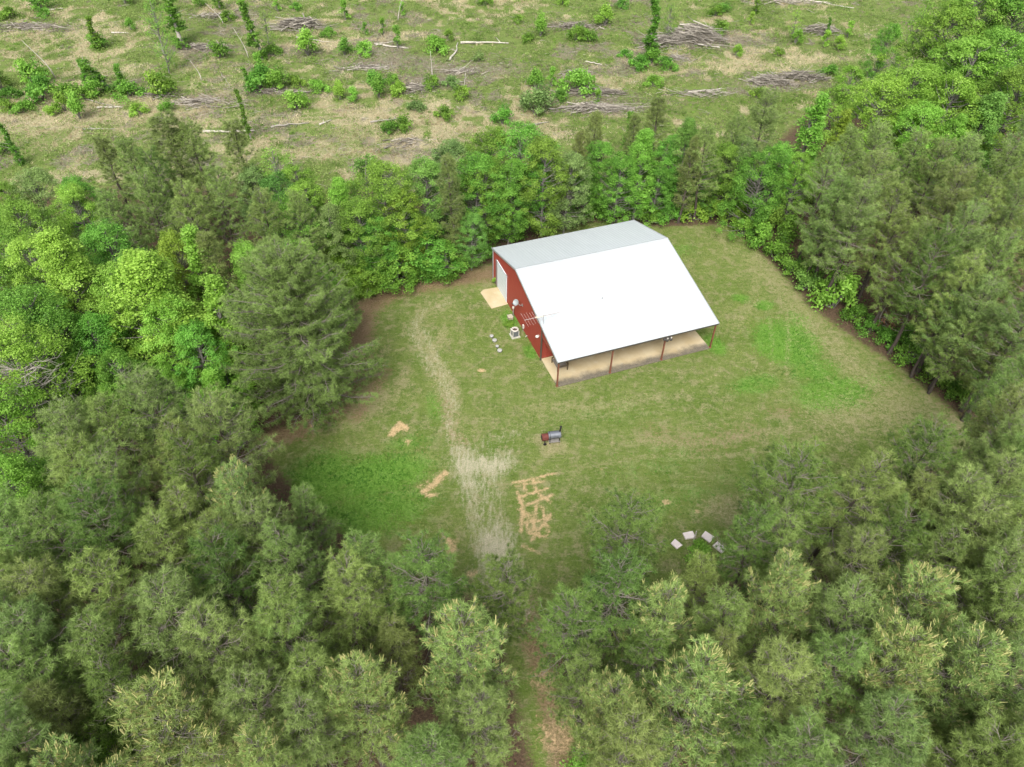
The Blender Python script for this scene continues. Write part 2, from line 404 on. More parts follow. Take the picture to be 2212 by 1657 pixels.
def ground():
    def axis(fine0, fine1, st, mid0, mid1, st2, lo, hi):
        a = np.arange(fine0, fine1, st); b0 = np.arange(mid0, fine0, st2); b1 = np.arange(fine1, mid1, st2)
        g0 = lo + (mid0 - lo) * (1 - np.linspace(1, 0, 14)[:-1] ** 2.5); g1 = mid1 + (hi - mid1) * np.linspace(0, 1, 14) ** 2.5
        return np.concatenate([np.sort(g0), b0, a, b1, g1])
    xs = axis(-20, 36, .18, -110, 115, .7, -2500, 2500); ys = axis(14, 76, .18, -10, 175, .6, -800, 3000)
    X, Y = np.meshgrid(xs, ys)
    nx, ny = len(xs), len(ys)
    k = masks(X, Y)
    V = np.stack([X, Y, ground_z(X, Y)], -1).reshape(-1, 3)
    i = np.arange(nx - 1)[None, :] + np.arange(ny - 1)[:, None] * nx
    F = np.stack([i, i + 1, i + nx + 1, i + nx], -1).reshape(-1, 4)
    r = lambda *n: np.stack([k[a] for a in n], -1).reshape(-1, 4)
    at_ = {'m1': r('litter', 'tan', 'gravel', 'sand'), 'm2': r('lush', 'brown', 'cut', 'straw'), 'm3': np.stack([k['brush']] * 4, -1).reshape(-1, 4)}
    t = NT('lawn_and_soil'); p = t.pos()
    def chan(name):
        a = t.attr(name); s = t.n('ShaderNodeSeparateColor'); t.t.links.new(a.outputs['Color'], s.inputs[0])
        return list(s.outputs) + [a.outputs['Alpha']]
    li, ta, gr, sa = chan('m1'); lu, bw, cu, stw = chan('m2'); brs = chan('m3')[0]
    def con(v, k): return t.math('ADD', t.math('MULTIPLY', t.math('SUBTRACT', v, .5), k), .5, True)
    big, mid = con(t.noise(p, .22, 5, .6), 2.2), con(t.noise(p, .9, 6, .68), 2.4)
    pat, fine, vf = con(t.noise(p, 2.4, 6, .72), 2.5), con(t.noise(p, 6.5, 5, .7), 2.4), con(t.noise(p, 19, 4, .7), 2.4)
    mp = t.n('ShaderNodeMapping'); t.set(mp.inputs[0], p); mp.inputs['Scale'].default_value = (.45, 1.5, 1); mp.inputs['Rotation'].default_value = (0, 0, .35)
    strk = con(t.noise(mp.outputs[0], 2.6, 6, .7), 2.2)
    mm = t.math('ADD', t.math('MULTIPLY', pat, .6), t.math('MULTIPLY', fine, .4))
    mp2 = t.n('ShaderNodeMapping'); t.set(mp2.inputs[0], p); mp2.inputs['Scale'].default_value = (1.7, .5, 1)
    run = con(t.noise(mp2.outputs[0], 2.2, 6, .72), 2.6)
    gn = t.math('ADD', t.math('MULTIPLY', run, .65), t.math('MULTIPLY', fine, .35))
    def m(mask, amt, lo=.35, hi=.75, nz=None):
        n = nz or mm
        return t.step(t.math('ADD', mask, t.math('MULTIPLY', t.math('SUBTRACT', n, .5), amt)), lo, hi)
    lawn = t.mix(big, (.088, .146, .022), (.150, .186, .050))
    lawn = t.mix(t.math('MULTIPLY', t.step(mid, .40, .85), .9), lawn, (.225, .215, .105))
    lawn = t.mix(t.math('MULTIPLY', t.step(strk, .50, .95), .7), lawn, (.250, .245, .125))
    lawn = t.mix(t.math('MULTIPLY', t.step(pat, .50, .05), .85), lawn, (.070, .115, .016))
    lawn = t.mix(t.math('MULTIPLY', t.step(fine, .60, 1.), .6), lawn, (.250, .245, .130))
    lawn = t.mix(t.math('MULTIPLY', t.step(vf, .40, .0), .6), lawn, (.052, .080, .014))
    lawn = t.mix(t.math('MULTIPLY', m(lu, .8, .2, 1.0, mid), .9), lawn, t.mix(fine, (.062, .165, .016), (.150, .285, .045)))
    lawn = t.mix(t.math('MULTIPLY', m(ta, 1.1, .2, 1.1), .85), lawn, t.mix(fine, (.195, .170, .085), (.370, .325, .190)))
    lawn = t.mix(t.math('MULTIPLY', m(bw, 1.0, .25, 1.0), .85), lawn, t.mix(fine, (.110, .066, .040), (.270, .178, .115)))
    lawn = t.mix(t.math('MULTIPLY', m(gr, 1.3, .15, 1.15, gn), .92), lawn, t.mix(vf, (.245, .222, .138), (.53, .49, .365)))
    lawn = t.mix(t.math('MULTIPLY', m(t.math('MULTIPLY', sa, 1.7), 1.6, .3, 1.6), .6), lawn, t.mix(fine, (.21, .165, .085), (.38, .30, .175)))
    lawn = t.mix(t.math('MULTIPLY', m(sa, 1.5, .25, 1.35), .9), lawn, t.mix(vf, (.43, .285, .140), (.62, .45, .265)))
    field = t.mix(mid, (.075, .125, .022), (.150, .190, .055))
    field = t.mix(t.math('MULTIPLY', t.step(pat, .55, 1.), .8), field, (.165, .135, .075))
    field = t.mix(t.math('MULTIPLY', m(stw, 1.1, .3, 1.1), .9), field, t.mix(fine, (.22, .18, .105), (.44, .38, .25)))
    field = t.mix(t.math('MULTIPLY', m(brs, 1.1, .35, 1.1), .85), field, t.mix(fine, (.098, .084, .064), (.26, .225, .18)))
    lawn = t.mix(cu, lawn, field)
    lawn = t.mix(m(li, .8, .3, .85), lawn, t.mix(fine, (.040, .030, .020), (.140, .092, .058)))
    v = t.math('ADD', t.math('MULTIPLY', vf, .45), .78)
    g = t.n('ShaderNodeCombineColor'); [t.set(g.inputs[q], v) for q in range(3)]
    col = t.mix(1.0, lawn, g.outputs[0], 'MULTIPLY')
    t.bsdf(col, .95, 0, .1, t.bump(t.math('ADD', t.math('MULTIPLY', fine, .7), t.math('MULTIPLY', vf, .3)), .9, .12))
    me = mesh_np('ground', V, F, [t.m], attrs=at_, smooth=True)
    tag(new('ground', me), 'mown olive lawn, dirt drive and forest floor around the red barn', 'ground', kind='structure')


# ------------------------------------------------------------------ vectorised foliage
def unit(a): return a / (np.linalg.norm(a, axis=-1, keepdims=True) + 1e-9)


def sticks(P0, P1, r0, r1, sides=3):
    """many tapered prisms -> V, F(quads)"""
    P0, P1 = np.asarray(P0, float), np.asarray(P1, float); n = len(P0)
    r0 = np.broadcast_to(np.asarray(r0, float), (n,)); r1 = np.broadcast_to(np.asarray(r1, float), (n,))
    d = unit(P1 - P0); h = np.where(np.abs(d[:, 2:3]) > .9, np.array([[1., 0, 0]]), np.array([[0, 0, 1.]]))
    x = unit(np.cross(d, h)); y = np.cross(d, x)
    ang = np.arange(sides) * 2 * math.pi / sides
    ring = x[:, None] * np.cos(ang)[None, :, None] + y[:, None] * np.sin(ang)[None, :, None]
    V = np.concatenate([P0[:, None] + ring * r0[:, None, None], P1[:, None] + ring * r1[:, None, None]], 1).reshape(-1, 3)
    base = (np.arange(n) * 2 * sides)[:, None]
    k = np.arange(sides); k2 = (k + 1) % sides
    F = np.stack([base + k, base + k2, base + k2 + sides, base + k + sides], -1).reshape(-1, 4)
    return V, F


def polyline_sticks(lines, sides=5):
    A, B, ra, rb = [], [], [], []
    for pts, rr in lines:
        for i in range(len(pts) - 1):
            A.append(pts[i]); B.append(pts[i + 1]); ra.append(rr[i]); rb.append(rr[i + 1])
    return sticks(A, B, ra, rb, sides)


def leaves(C, N, size, rng, tint, jitter=.25, ratio=.62):
    """rhombus leaves at C facing N -> V, F(quads), tint per vertex"""
    n = len(C)
    t = unit(np.cross(N, rng.normal(size=(n, 3)))); b = np.cross(N, t)
    s = size * (1 + jitter * rng.normal(size=(n, 1))).clip(.4, 2)
    fold = N * s * .12
    V = np.stack([C - t * s * .5, C + b * s * .5 * ratio - fold, C + t * s * .5 - fold * 1.5, C - b * s * .5 * ratio - fold], 1).reshape(-1, 3)
    F = np.arange(4 * n).reshape(n, 4)
    return V, F, np.repeat(tint, 4)


def needles(C, D, length, nper, rng, tint, width=.016, spread=.85):
    """brush-like tufts of thin needles (triangles) at C leaning along D; the tint paints the tips as lit, paler than the bases"""
    n = len(C)
    d = unit(D[:, None, :] * .62 + unit(rng.normal(size=(n, nper, 3))) * spread).reshape(-1, 3)
    base = np.repeat(C, nper, 0) - np.repeat(D, nper, 0) * rng.random((n * nper, 1)) * .10 + rng.normal(size=(n * nper, 3)) * .012
    L = length * (.7 + .6 * rng.random((n * nper, 1)))
    w = unit(np.cross(d, rng.normal(size=d.shape))) * width
    tip = base + d * L; tip[:, 2] -= L[:, 0] * .10
    V = np.stack([base - w, base + w, tip], 1).reshape(-1, 3)
    F = np.arange(3 * n * nper).reshape(-1, 3)
    t0 = np.repeat(tint, nper) + rng.normal(size=n * nper) * .12
    return V, F, np.stack([t0 - .22, t0 - .22, t0 + .42], 1).clip(0, 1).ravel()  # light put into the tint: dark needle bases, lit tips


def tmesh(name, V, F, mat, tint):
    return mesh_np(name, V, F, [mat], attrs={'tint': tint})


def make_pine(seed, H=13.0, cb=.28, R=2.7, gap=.15, nper=17, shape=.7, needle='pine', shoots=0.0, trunk_r=.16, lean=.25, whorl=.42, dead=0, flat=0.0, dome=False):
    r = np.random.default_rng(seed)
    zt = np.linspace(0, H, 10)
    wob = np.cumsum(r.normal(size=(10, 2)) * .07, 0); wob -= wob[0]
    lx, ly = r.normal() * lean, r.normal() * lean
    tp = np.stack([wob[:, 0] + lx * (zt / H) ** 1.5, wob[:, 1] + ly * (zt / H) ** 1.5, zt], 1)
    tr = trunk_r * (1 - zt / H) ** .8 + .02; tr[0] *= 1.25
    lines = [(tp, tr)]
    tw = []
    TC, TD, TT = [], [], []
    z = H * cb
    az0 = r.random() * 6.28
    while z < H - .15:
        t = (z - H * cb) / (H * (1 - cb))
        env = R * ((1 - t) ** shape) * min(1.0, .62 + 1.9 * t) + .25
        if dome: env = R * (1 - max(0, (t - .22) / .78) ** 2.1) ** .62 * min(1, .86 + t) + .3
        nb = r.integers(3, 6) + (2 if dome else 0)
        az0 += 1.0
        for b in range(nb):
            if r.random() < gap: continue
            az = az0 + 6.283 * b / nb + r.normal() * .35
            L = env * r.uniform(.55, 1.12)
            el = rad(4 + 52 * t ** 1.3 + r.normal() * 9 - flat)
            o = np.array([np.interp(z, zt, tp[:, 0]), np.interp(z, zt, tp[:, 1]), z])
            h = np.array([math.cos(az), math.sin(az), 0])
            s = np.linspace(0, 1, 6)[:, None]
            pts = o + h * (L * math.cos(el) * s) + np.array([0, 0, 1.]) * (L * math.sin(el) * s + .22 * L * s ** 2.2 - .06 * L * s)
            pts[1:] += r.normal(size=(5, 3)) * .04 * L * s[1:]
            rr = (.010 + .011 * L) * (1 - .85 * s[:, 0])
            tw.append((pts, rr))
            ct = r.uniform(.15, .85)
            ns = max(4, int(L / .19))
            for q in range(ns):
                f = (.06 if dome else .2) + (.94 if dome else .8) * (q + r.random()) / ns
                p = np.array([np.interp(f, s[:, 0], pts[:, a]) for a in range(3)])
                side = np.cross(h, [0, 0, 1]) * (1 if q % 2 else -1)
                sl = min(.85, (.20 + .30 * L * (1 - f) + .12)) * r.uniform(.6, 1.25)
                d = unit(h * .75 + side * r.uniform(.35, 1.0) + np.array([0, 0, r.uniform(.0, .55)]))
                e = p + d * sl
                tw.append((np.stack([p, e]), np.array([.012, .006])))
                m = 2 + int(r.random() < sl)
                for w in range(m):
                    g = 1 - .5 * w / m * r.random()
                    TC.append(p + d * sl * g + r.normal(size=3) * .04)
                    TD.append(unit(d + np.array([0, 0, .45]))); TT.append((ct + r.normal() * .18 + .12 * g))
            TC.append(pts[-1]); TD.append(unit(h + np.array([0, 0, .8]))); TT.append(ct + .2)
        for q in range(9 if dome else 3):
            TC.append(o + r.normal(size=3) * [.12, .12, .1]); TD.append(unit(r.normal(size=3) * .6 + [0, 0, 1.])); TT.append(r.uniform(.3, .8))
        z += whorl * r.uniform(.75, 1.25) * (1 - .25 * t)
    for q in range(dead):
        zz = H * cb * r.uniform(.45, 1.0); az = r.random() * 6.28; L = r.uniform(.5, 1.5)
        o = np.array([np.interp(zz, zt, tp[:, 0]), np.interp(zz, zt, tp[:, 1]), zz])
        tw.append((np.stack([o, o + np.array([math.cos(az), math.sin(az), .1]) * L]), np.array([.02, .006])))
    TC, TD, TT = np.array(TC), np.array(TD), np.clip(np.array(TT), 0, 1)
    V, F, T = needles(TC, TD, .29, nper, r, TT, .0125, .8)
    crown = tmesh('pine_crown', V, F, M[needle], T)
    V1, F1 = polyline_sticks(lines, 8); V2, F2 = polyline_sticks(tw, 4)
    trunk = mesh_np('pine_trunk', np.concatenate([V1, V2]), np.concatenate([F1, F2 + len(V1)]), [M['bark'], M['twig']],
                    np.concatenate([np.zeros(len(F1)), np.ones(len(F2))]), smooth=True)
    parts = [('trunk', trunk), ('crown', crown)]
    if shoots:
        top = TC[:, 2] > H * (cb + .25 * (1 - cb))
        sel = np.where(top & (r.random(len(TC)) < shoots))[0]
        A = np.repeat(TC[sel], 3, 0) + r.normal(size=(3 * len(sel), 3)) * .05
        D = unit(np.repeat(TD[sel], 3, 0) + np.array([0, 0, 1.2]) + r.normal(size=A.shape) * .3)
        L = r.uniform(.16, .36, (len(A), 1))
        V, F = sticks(A, A + D * L, .032, .016, 4)
        parts.append(('new_shoots', tmesh('pine_shoots', V, F, M['shoot'], np.repeat(r.random(len(A)), 8))))
    return H, R, parts


def make_broad(seed, H=12.0, cb=.18, R=2.7, nclump=95, nleaf=150, size=.17, prof='oval', leaf='leaf', bark='bark_grey', trunk_r=.13, crad=.62, gap=.0):
    r = np.random.default_rng(seed)
    zt = np.linspace(0, H * .95, 8)
    wob = np.cumsum(r.normal(size=(8, 2)) * .08, 0); wob -= wob[0]
    tp = np.stack([wob[:, 0], wob[:, 1], zt], 1); tr = trunk_r * (1 - zt / H) ** .7 + .015
    lines = [(tp, tr)]
    C = []; lob = r.random((6, 2)) * 6.28
    while len(C) < nclump:
        t = r.random() ** .85
        az = r.random() * 6.283
        if prof == 'oval': e = (math.sin(math.pi * (t * .86 + .10))) ** .75
        elif prof == 'cone': e = (1 - t) ** .8 * .95 + .10
        else: e = math.sqrt(max(0, 1 - (t * 1.0) ** 2.4)) * (.75 + .3 * t)
        e *= 1 + .20 * math.sin(2 * az + lob[0, 0]) + .20 * math.sin(3 * az + 6 * t + lob[1, 0]) + .20 * math.sin(11 * t + lob[2, 0] + az)
        rr = R * e * r.uniform(.35, 1.0) ** .5
        c = np.array([rr * math.cos(az), rr * math.sin(az), H * (cb + (1 - cb) * t * .96)])
        c[:2] += [np.interp(c[2], zt, tp[:, 0]), np.interp(c[2], zt, tp[:, 1])]
        C.append(c)
    C = np.array(C)
    tw = []
    for c in C[r.random(len(C)) < .55]:
        zb = max(H * cb * .7, c[2] - r.uniform(.6, 1.6) - .25 * math.hypot(c[0], c[1]))
        b = np.array([np.interp(zb, zt, tp[:, 0]), np.interp(zb, zt, tp[:, 1]), zb])
        mid = b * .45 + c * .55 + np.array([0, 0, -.15]); tw.append((np.stack([b, mid, c]), np.array([.045, .025, .008])))
    cr = crad * r.uniform(.65, 1.3, len(C)); ct = r.uniform(.1, .9, len(C))
    n = nleaf
    u = unit(r.normal(size=(len(C), n, 3))); u[..., 2] = np.abs(u[..., 2]) * np.where(r.random((len(C), n)) < .72, 1, -1)
    rad_ = r.random((len(C), n, 1)) ** .45
    pos = C[:, None] + u * rad_ * cr[:, None, None] * np.array([1, 1, .72])
    pos += r.normal(size=pos.shape) * .06
    ax = np.stack([np.interp(C[:, 2], zt, tp[:, 0]), np.interp(C[:, 2], zt, tp[:, 1]), C[:, 2] - .6], 1)
    outw = unit(C - ax)
    N = unit(u * .45 + outw[:, None] * .35 + np.array([0, 0, .55]) + r.normal(size=pos.shape) * .55)
    tint = np.clip(ct[:, None] + r.normal(size=(len(C), n)) * .22, 0, 1)
    V, F, T = leaves(pos.reshape(-1, 3), N.reshape(-1, 3), size, r, tint.ravel())
    V1, F1 = polyline_sticks(lines, 8)
    V2, F2 = polyline_sticks(tw, 4)
    trunk = mesh_np('tree_trunk', np.concatenate([V1, V2]), np.concatenate([F1, F2 + len(V1)]), [M[bark]], smooth=True)
    return H, R, [('trunk', trunk), ('crown', (V, F, T))]


def shrub_mesh(seed, R=1.0, H=1.5, nclump=16, nleaf=120, size=.12, crad=.38):
    r = np.random.default_rng(seed)
    a = r.random(nclump) * 6.28; t = r.random(nclump) ** .8
    e = R * np.sqrt(np.clip(1 - t ** 2.2, 0, 1)) * r.uniform(.3, .85, nclump)
    C = np.stack([e * np.cos(a), e * np.sin(a), H * (.12 + .75 * t)], 1)
    cr = crad * r.uniform(.6, 1.35, nclump)
    u = unit(r.normal(size=(nclump, nleaf, 3))); u[..., 2] = np.where(r.random((nclump, nleaf)) < .7, np.abs(u[..., 2]), u[..., 2])
    pos = C[:, None] + u * r.random((nclump, nleaf, 1)) ** .5 * cr[:, None, None]
    pos[..., 2] = np.maximum(pos[..., 2], .03)
    N = unit(u * .5 + np.array([0, 0, .6]) + r.normal(size=pos.shape) * .55)
    tint = np.clip(r.uniform(.1, .9, nclump)[:, None] + r.normal(size=(nclump, nleaf)) * .22, 0, 1)
    V, F, T = leaves(pos.reshape(-1, 3), N.reshape(-1, 3), size, r, tint.ravel())
    lines = [(np.stack([np.array([.1 * c[0], .1 * c[1], 0]), c * [.6, .6, .55], c]), np.array([.03, .02, .006])) for c in C[::2]]
    Vs, Fs = polyline_sticks(lines, 4)
    return (V, F, T), mesh_np('shrub_stems', Vs, Fs, [M['bark_grey']])


def vine_mesh(seed, H=7.0, R=.55, lean=.5, leaf='vine', arch=0.0):
    r = np.random.default_rng(seed)
    zt = np.linspace(0, H, 9)
    d = r.random() * 6.28
    tp = np.stack([lean * (zt / H) ** 1.3 * math.cos(d), lean * (zt / H) ** 1.3 * math.sin(d), zt], 1) + np.cumsum(r.normal(size=(9, 3)) * [.09, .09, 0], 0)
    tp[0] = 0
    n = int(H * 11)
    t = r.random(n) ** .9
    C = np.stack([np.interp(t * H, zt, tp[:, a]) for a in range(3)], 1)
    rr = R * (.35 + .9 * np.exp(-((t - .25) / .25) ** 2) * .8 + .3 * np.sin(t * 17 + d) ** 2)
    C += unit(r.normal(size=(n, 3))) * (rr * r.random(n) ** .6)[:, None] * [1, 1, .6]
    nl = 60
    u = unit(r.normal(size=(n, nl, 3)))
    pos = C[:, None] + u * r.random((n, nl, 1)) ** .5 * .28
    pos[..., 2] = np.maximum(pos[..., 2], .02)
    N = unit(u * .6 + np.array([0, 0, .5]) + r.normal(size=pos.shape) * .5)
    tint = np.clip(r.uniform(.1, .9, n)[:, None] + r.normal(size=(n, nl)) * .2, 0, 1)
    V, F, T = leaves(pos.reshape(-1, 3), N.reshape(-1, 3), .15, r, tint.ravel())
    lines = [(tp, .13 * (1 - zt / H) + .03)]
    for q in range(5):
        i = r.integers(4, 9); az = r.random() * 6.28
        lines.append((np.stack([tp[i - 1], tp[i - 1] + np.array([math.cos(az), math.sin(az), .7]) * r.uniform(.5, 1.3)]), np.array([.035, .01])))
    Vs, Fs = polyline_sticks(lines, 6)
    return tmesh('vine_leaves', V, F, M[leaf], T), mesh_np('dead_stem', Vs, Fs, [M['dead']], smooth=True)


_recol = {}
def broad_parts(key, variants, leaf):
    """the crown of a variant in another leaf colour"""
    H, R, parts = variants[key]
    out = []
    for n, me in parts:
        if isinstance(me, tuple):
            kk = (key, leaf)
            if kk not in _recol: _recol[kk] = tmesh('leaf_crown', *me[:2], M[leaf], me[2])
            me = _recol[kk]
        out.append((n, me))
    return H, R, out


PINES = {
    'full': make_pine(11, 13, .30, 2.6, .20, shape=.46, needle='pine'),
    'full2': make_pine(12, 13, .34, 2.7, .22, shape=.42, needle='pine_grey'),
    'full3': make_pine(13, 12, .28, 2.4, .18, shape=.5, needle='pine'),
    'open': make_pine(14, 14, .50, 2.9, .24, shape=.42, needle='pine_dark', dead=9, whorl=.45),
    'open2': make_pine(15, 14, .46, 2.7, .28, shape=.42, needle='pine', dead=12, lean=.6, whorl=.47),
    'candle': make_pine(16, 13, .28, 2.7, .15, shape=.44, needle='pine_light', shoots=.24),
    'candle2': make_pine(17, 13, .34, 2.85, .2, shape=.42, needle='pine_light', shoots=.32),
    'shaggy': make_pine(21, 13, .36, 2.5, .30, shape=.5, needle='pine', whorl=.5, lean=.7, dead=6),
    'shaggy2': make_pine(22, 13, .30, 2.6, .26, shape=.42, needle='pine_dark', whorl=.47, lean=.5, dead=4),
    'slim': make_pine(18, 12, .22, 1.75, .2, shape=.75, needle='pine_brown'),
    'slim2': make_pine(19, 11, .25, 1.6, .3, shape=.7, needle='pine_brown', whorl=.5),
    'big': make_pine(20, 16, .04, 5.0, .05, dome=True, needle='pine', trunk_r=.2, whorl=.38, nper=20),
}
BROADS = {
    'oval': make_broad(31, 12, .10, 2.7, 230, 125, .115, crad=.46),
    'oval2': make_broad(32, 12, .12, 3.1, 260, 125, .115, crad=.50),
    'cone': make_broad(33, 13, .08, 2.5, 230, 125, .115, prof='cone', crad=.42),
    'dome': make_broad(34, 10, .08, 3.1, 240, 125, .115, prof='dome', crad=.48),
    'narrow': make_broad(35, 11, .06, 1.35, 130, 90, .125, prof='cone', crad=.34),
    'small': make_broad(36, 6, .05, 1.8, 110, 90, .12, prof='oval', crad=.38),
    'airy': make_broad(37, 9, .12, 1.8, 110, 34, .115, prof='oval', crad=.45, trunk_r=.07),
}
SHRUBS = {i: shrub_mesh(50 + i, *a) for i, a in enumerate([(1.0, 1.3), (1.1, 1.0, 18), (.8, 1.8, 16), (1.2, .8, 18, 110), (.55, 2.2, 14, 110, .12, .3)])}
VINES = [vine_mesh(70, 8, .6, .8), vine_mesh(71, 7, .45, .5), vine_mesh(72, 6, .7, 1.2), vine_mesh(73, 9, .4, .3)]

ORD = 'first second third fourth fifth sixth seventh eighth ninth tenth eleventh twelfth thirteenth fourteenth fifteenth sixteenth'.split()
LOOKP = {'full': 'bushy olive pine', 'full2': 'bushy greyish pine', 'full3': 'compact olive pine', 'open': 'dark bare-trunked pine', 'open2': 'sparse bare-trunked pine',
         'candle': 'pine with yellow shoots', 'candle2': 'pine with pale shoots', 'shaggy': 'loose shaggy olive pine', 'shaggy2': 'loose shaggy dark pine', 'slim': 'slim brownish pine', 'slim2': 'thin dark pine', 'big': 'huge olive pine'}
LOOKB = {'oval': 'oval', 'oval2': 'wide-crowned', 'cone': 'pointed', 'dome': 'round-topped', 'narrow': 'narrow', 'small': 'small', 'airy': 'airy'}
LOOKC = {'leaf': 'green', 'leaf_bright': 'bright green', 'leaf_yellow': 'yellow-green', 'leaf_blue': 'deep green', 'leaf_grey': 'grey-green', 'vine': 'dark green'}


def put_tree(kind, leaf, x, y, H, wide, label, group):
    if kind in PINES:
        h0, _, parts = PINES[kind]; name, cat = 'pine_tree', 'pine'
    else:
        h0, _, parts = broad_parts(kind, BROADS, leaf); name, cat = 'broadleaf_tree', 'tree'
    o = empty(name, (x, y, float(ground_z(np.array(x), np.array(y))) - .05), random.random() * 6.28)
    s = H / h0
    if kind not in PINES and kind != 'airy': wide *= 1.15
    o.scale = (s ** .8 * wide, s ** .8 * wide, s)
    tag(o, label, cat, group)
    for n, me in parts:
        q = new(n, me, o)
        if n == 'new_shoots': q['kind'] = 'stuff'
    return o


def zone(phrase, group, trees):
    """trees: (px, py, H, kind[, leaf][, width]) - px, py is where the survey picture shows the tip"""
    trees = sorted(trees, key=lambda t: t[0])
    for i, t in enumerate(trees):
        px, py, H, kind = t[:4]
        leaf = next((v for v in t[4:] if isinstance(v, str)), 'leaf')
        wide = next((v for v in t[4:] if not isinstance(v, str)), 1.0)
        x, y = at(px, py, H)
        look = LOOKP[kind] if kind in PINES else f"{LOOKB[kind]} {LOOKC[leaf]} tree"
        put_tree(kind, leaf, x, y, H, wide, f"{look}, {ORD[i]} from the left {phrase}", group)


def forest():
    g = 'pines around the clearing'
    zone('in the bottom row of pines', g, [(340, 1510, 13, 'candle2', 1.1), (530, 1480, 12, 'full2'), (640, 1530, 12, 'full2', .9), (765, 1440, 12.5, 'candle'), (130, 1640, 12, 'candle2'),
         (1000, 1350, 13.5, 'candle', 1.05), (1376, 1555, 12, 'full2'), (1535, 1425, 13, 'candle2', 1.1), (1335, 1480, 12, 'candle', .9), (1035, 1500, 12, 'full2', .9), (1730, 1580, 12.5, 'full'),
         (1940, 1540, 12.5, 'full2'), (2146, 1590, 13, 'full'), (560, 1600, 12, 'candle', .9), (900, 1590, 12, 'full3')])
    zone('in second pine row, left of drive', g, [(30, 1335, 13, 'full2'), (170, 1335, 13, 'shaggy'), (340, 1280, 13.5, 'full2', 1.1), (440, 1345, 13, 'full2'), (575, 1345, 12, 'open2'),
         (670, 1400, 12, 'full3'), (60, 1480, 12, 'slim'), (250, 1420, 12, 'shaggy2'), (840, 1350, 11, 'slim2')])
    zone('in third pine row, left of drive', g, [(50, 1240, 13, 'full2'), (180, 1225, 13, 'shaggy'), (625, 1270, 13, 'full3'), (725, 1210, 12.5, 'full'), (900, 1195, 13, 'open', .95),
         (800, 1175, 12, 'full3'), (480, 1180, 13, 'shaggy2'), (620, 1150, 12, 'full'), (1080, 1225, 12.5, 'open', .9)])
    zone('between bare grey tree and lawn', g, [(125, 885, 13.5, 'full2'), (225, 870, 13.5, 'shaggy'), (305, 815, 14, 'full2'), (350, 920, 13, 'shaggy'), (455, 868, 13.5, 'full2', 1.1), (400, 975, 13, 'shaggy2'),
         (250, 985, 13.5, 'open2'), (165, 955, 13, 'full3'), (490, 1025, 13, 'candle', .9), (640, 1075, 10, 'full3', .9), (545, 1100, 12.5, 'full2'), (360, 1060, 13, 'shaggy')])
    zone('left of the middle lawn, lower rank', g, [(80, 1090, 13, 'shaggy'), (175, 1050, 13.5, 'open', .9), (300, 1130, 12.5, 'full3'), (450, 1140, 12.5, 'shaggy')])
    zone('in third pine row, right of drive', g, [(1250, 1300, 12, 'open'), (1346, 1245, 13, 'open', 1.05), (1435, 1285, 12.5, 'candle'), (1596, 1295, 12.5, 'shaggy'), (1716, 1235, 13, 'candle'), (1856, 1290, 13, 'full2'), (1538, 1212, 10.5, 'full3', .8),
         (2000, 1245, 13, 'candle2', 1.05), (2156, 1225, 13, 'full')])
    zone('in second pine row, right of drive', g, [(1591, 1380, 12, 'slim'), (1706, 1430, 13, 'full2'), (1846, 1375, 13, 'shaggy'), (1976, 1400, 13.5, 'candle2', 1.1), (2136, 1390, 13.5, 'candle', 1.1),
         (1416, 1390, 11, 'open', .9), (1280, 1400, 11, 'full3', .8), (1640, 1490, 12, 'shaggy2')])
    zone('among pines near the white slabs', g, [(1352, 1100, 13, 'open', 1.0), (1645, 1120, 12, 'open', .8), (1740, 985, 14, 'open', 1.15), (1870, 975, 14, 'open2', 1.15), (2040, 938, 13.5, 'open', 1.0),
         (2010, 1035, 12, 'slim2'), (1730, 1130, 12, 'open2'), (1960, 1130, 13, 'shaggy2')])
    zone('among pines below right lawn corner', g, [(2181, 995, 13, 'full2'), (2090, 1030, 13, 'full2'), (2131, 1095, 13, 'full2'), (2050, 1140, 12.5, 'shaggy'), (1870, 1170, 12.5, 'full2')])
    zone('in front rank right of lawn', g, [(1872, 402, 13, 'full2', 1.05), (1800, 425, 10, 'full3'), (1935, 452, 11, 'open2', 1.1), (2112, 565, 12, 'full', 1.1), (2062, 640, 9, 'shaggy'), (2140, 610, 11.5, 'full2'),
         (2100, 685, 8.5, 'full'), (2200, 690, 10, 'full'), (2185, 745, 8, 'open2'), (2225, 925, 13, 'full2')])
    zone('in middle ranks right of barn', g, [(1806, 325, 12.5, 'shaggy'), (1906, 336, 13, 'full2', 1.05), (1956, 396, 13, 'shaggy'), (2081, 370, 13, 'full2'), (2156, 396, 13, 'shaggy'), (2106, 450, 13, 'full2'), (2190, 500, 13, 'full'),
         (2050, 500, 13, 'shaggy2'), (1985, 480, 12, 'full3'), (1840, 390, 12, 'full3')])
    zone('in rear ranks at right edge', g, [(1856, 285, 12, 'full3'), (1906, 275, 12, 'full2'), (1981, 285, 12.5, 'full'), (2040, 310, 12.5, 'full2'), (2106, 302, 12.5, 'full2'), (2181, 312, 12.5, 'full'), (2220, 400, 13, 'full2')])
    zone('among hedgerow pines behind the barn', g, [(1291, 250, 11, 'slim', 1.1), (1371, 245, 11, 'slim'), (1426, 213, 12, 'slim2', 1.2), (1541, 275, 11, 'full3'), (1661, 200, 12, 'full2', 1.05), (1600, 260, 11, 'full3'),
         (1250, 290, 10, 'slim'), (1500, 300, 10, 'slim')])
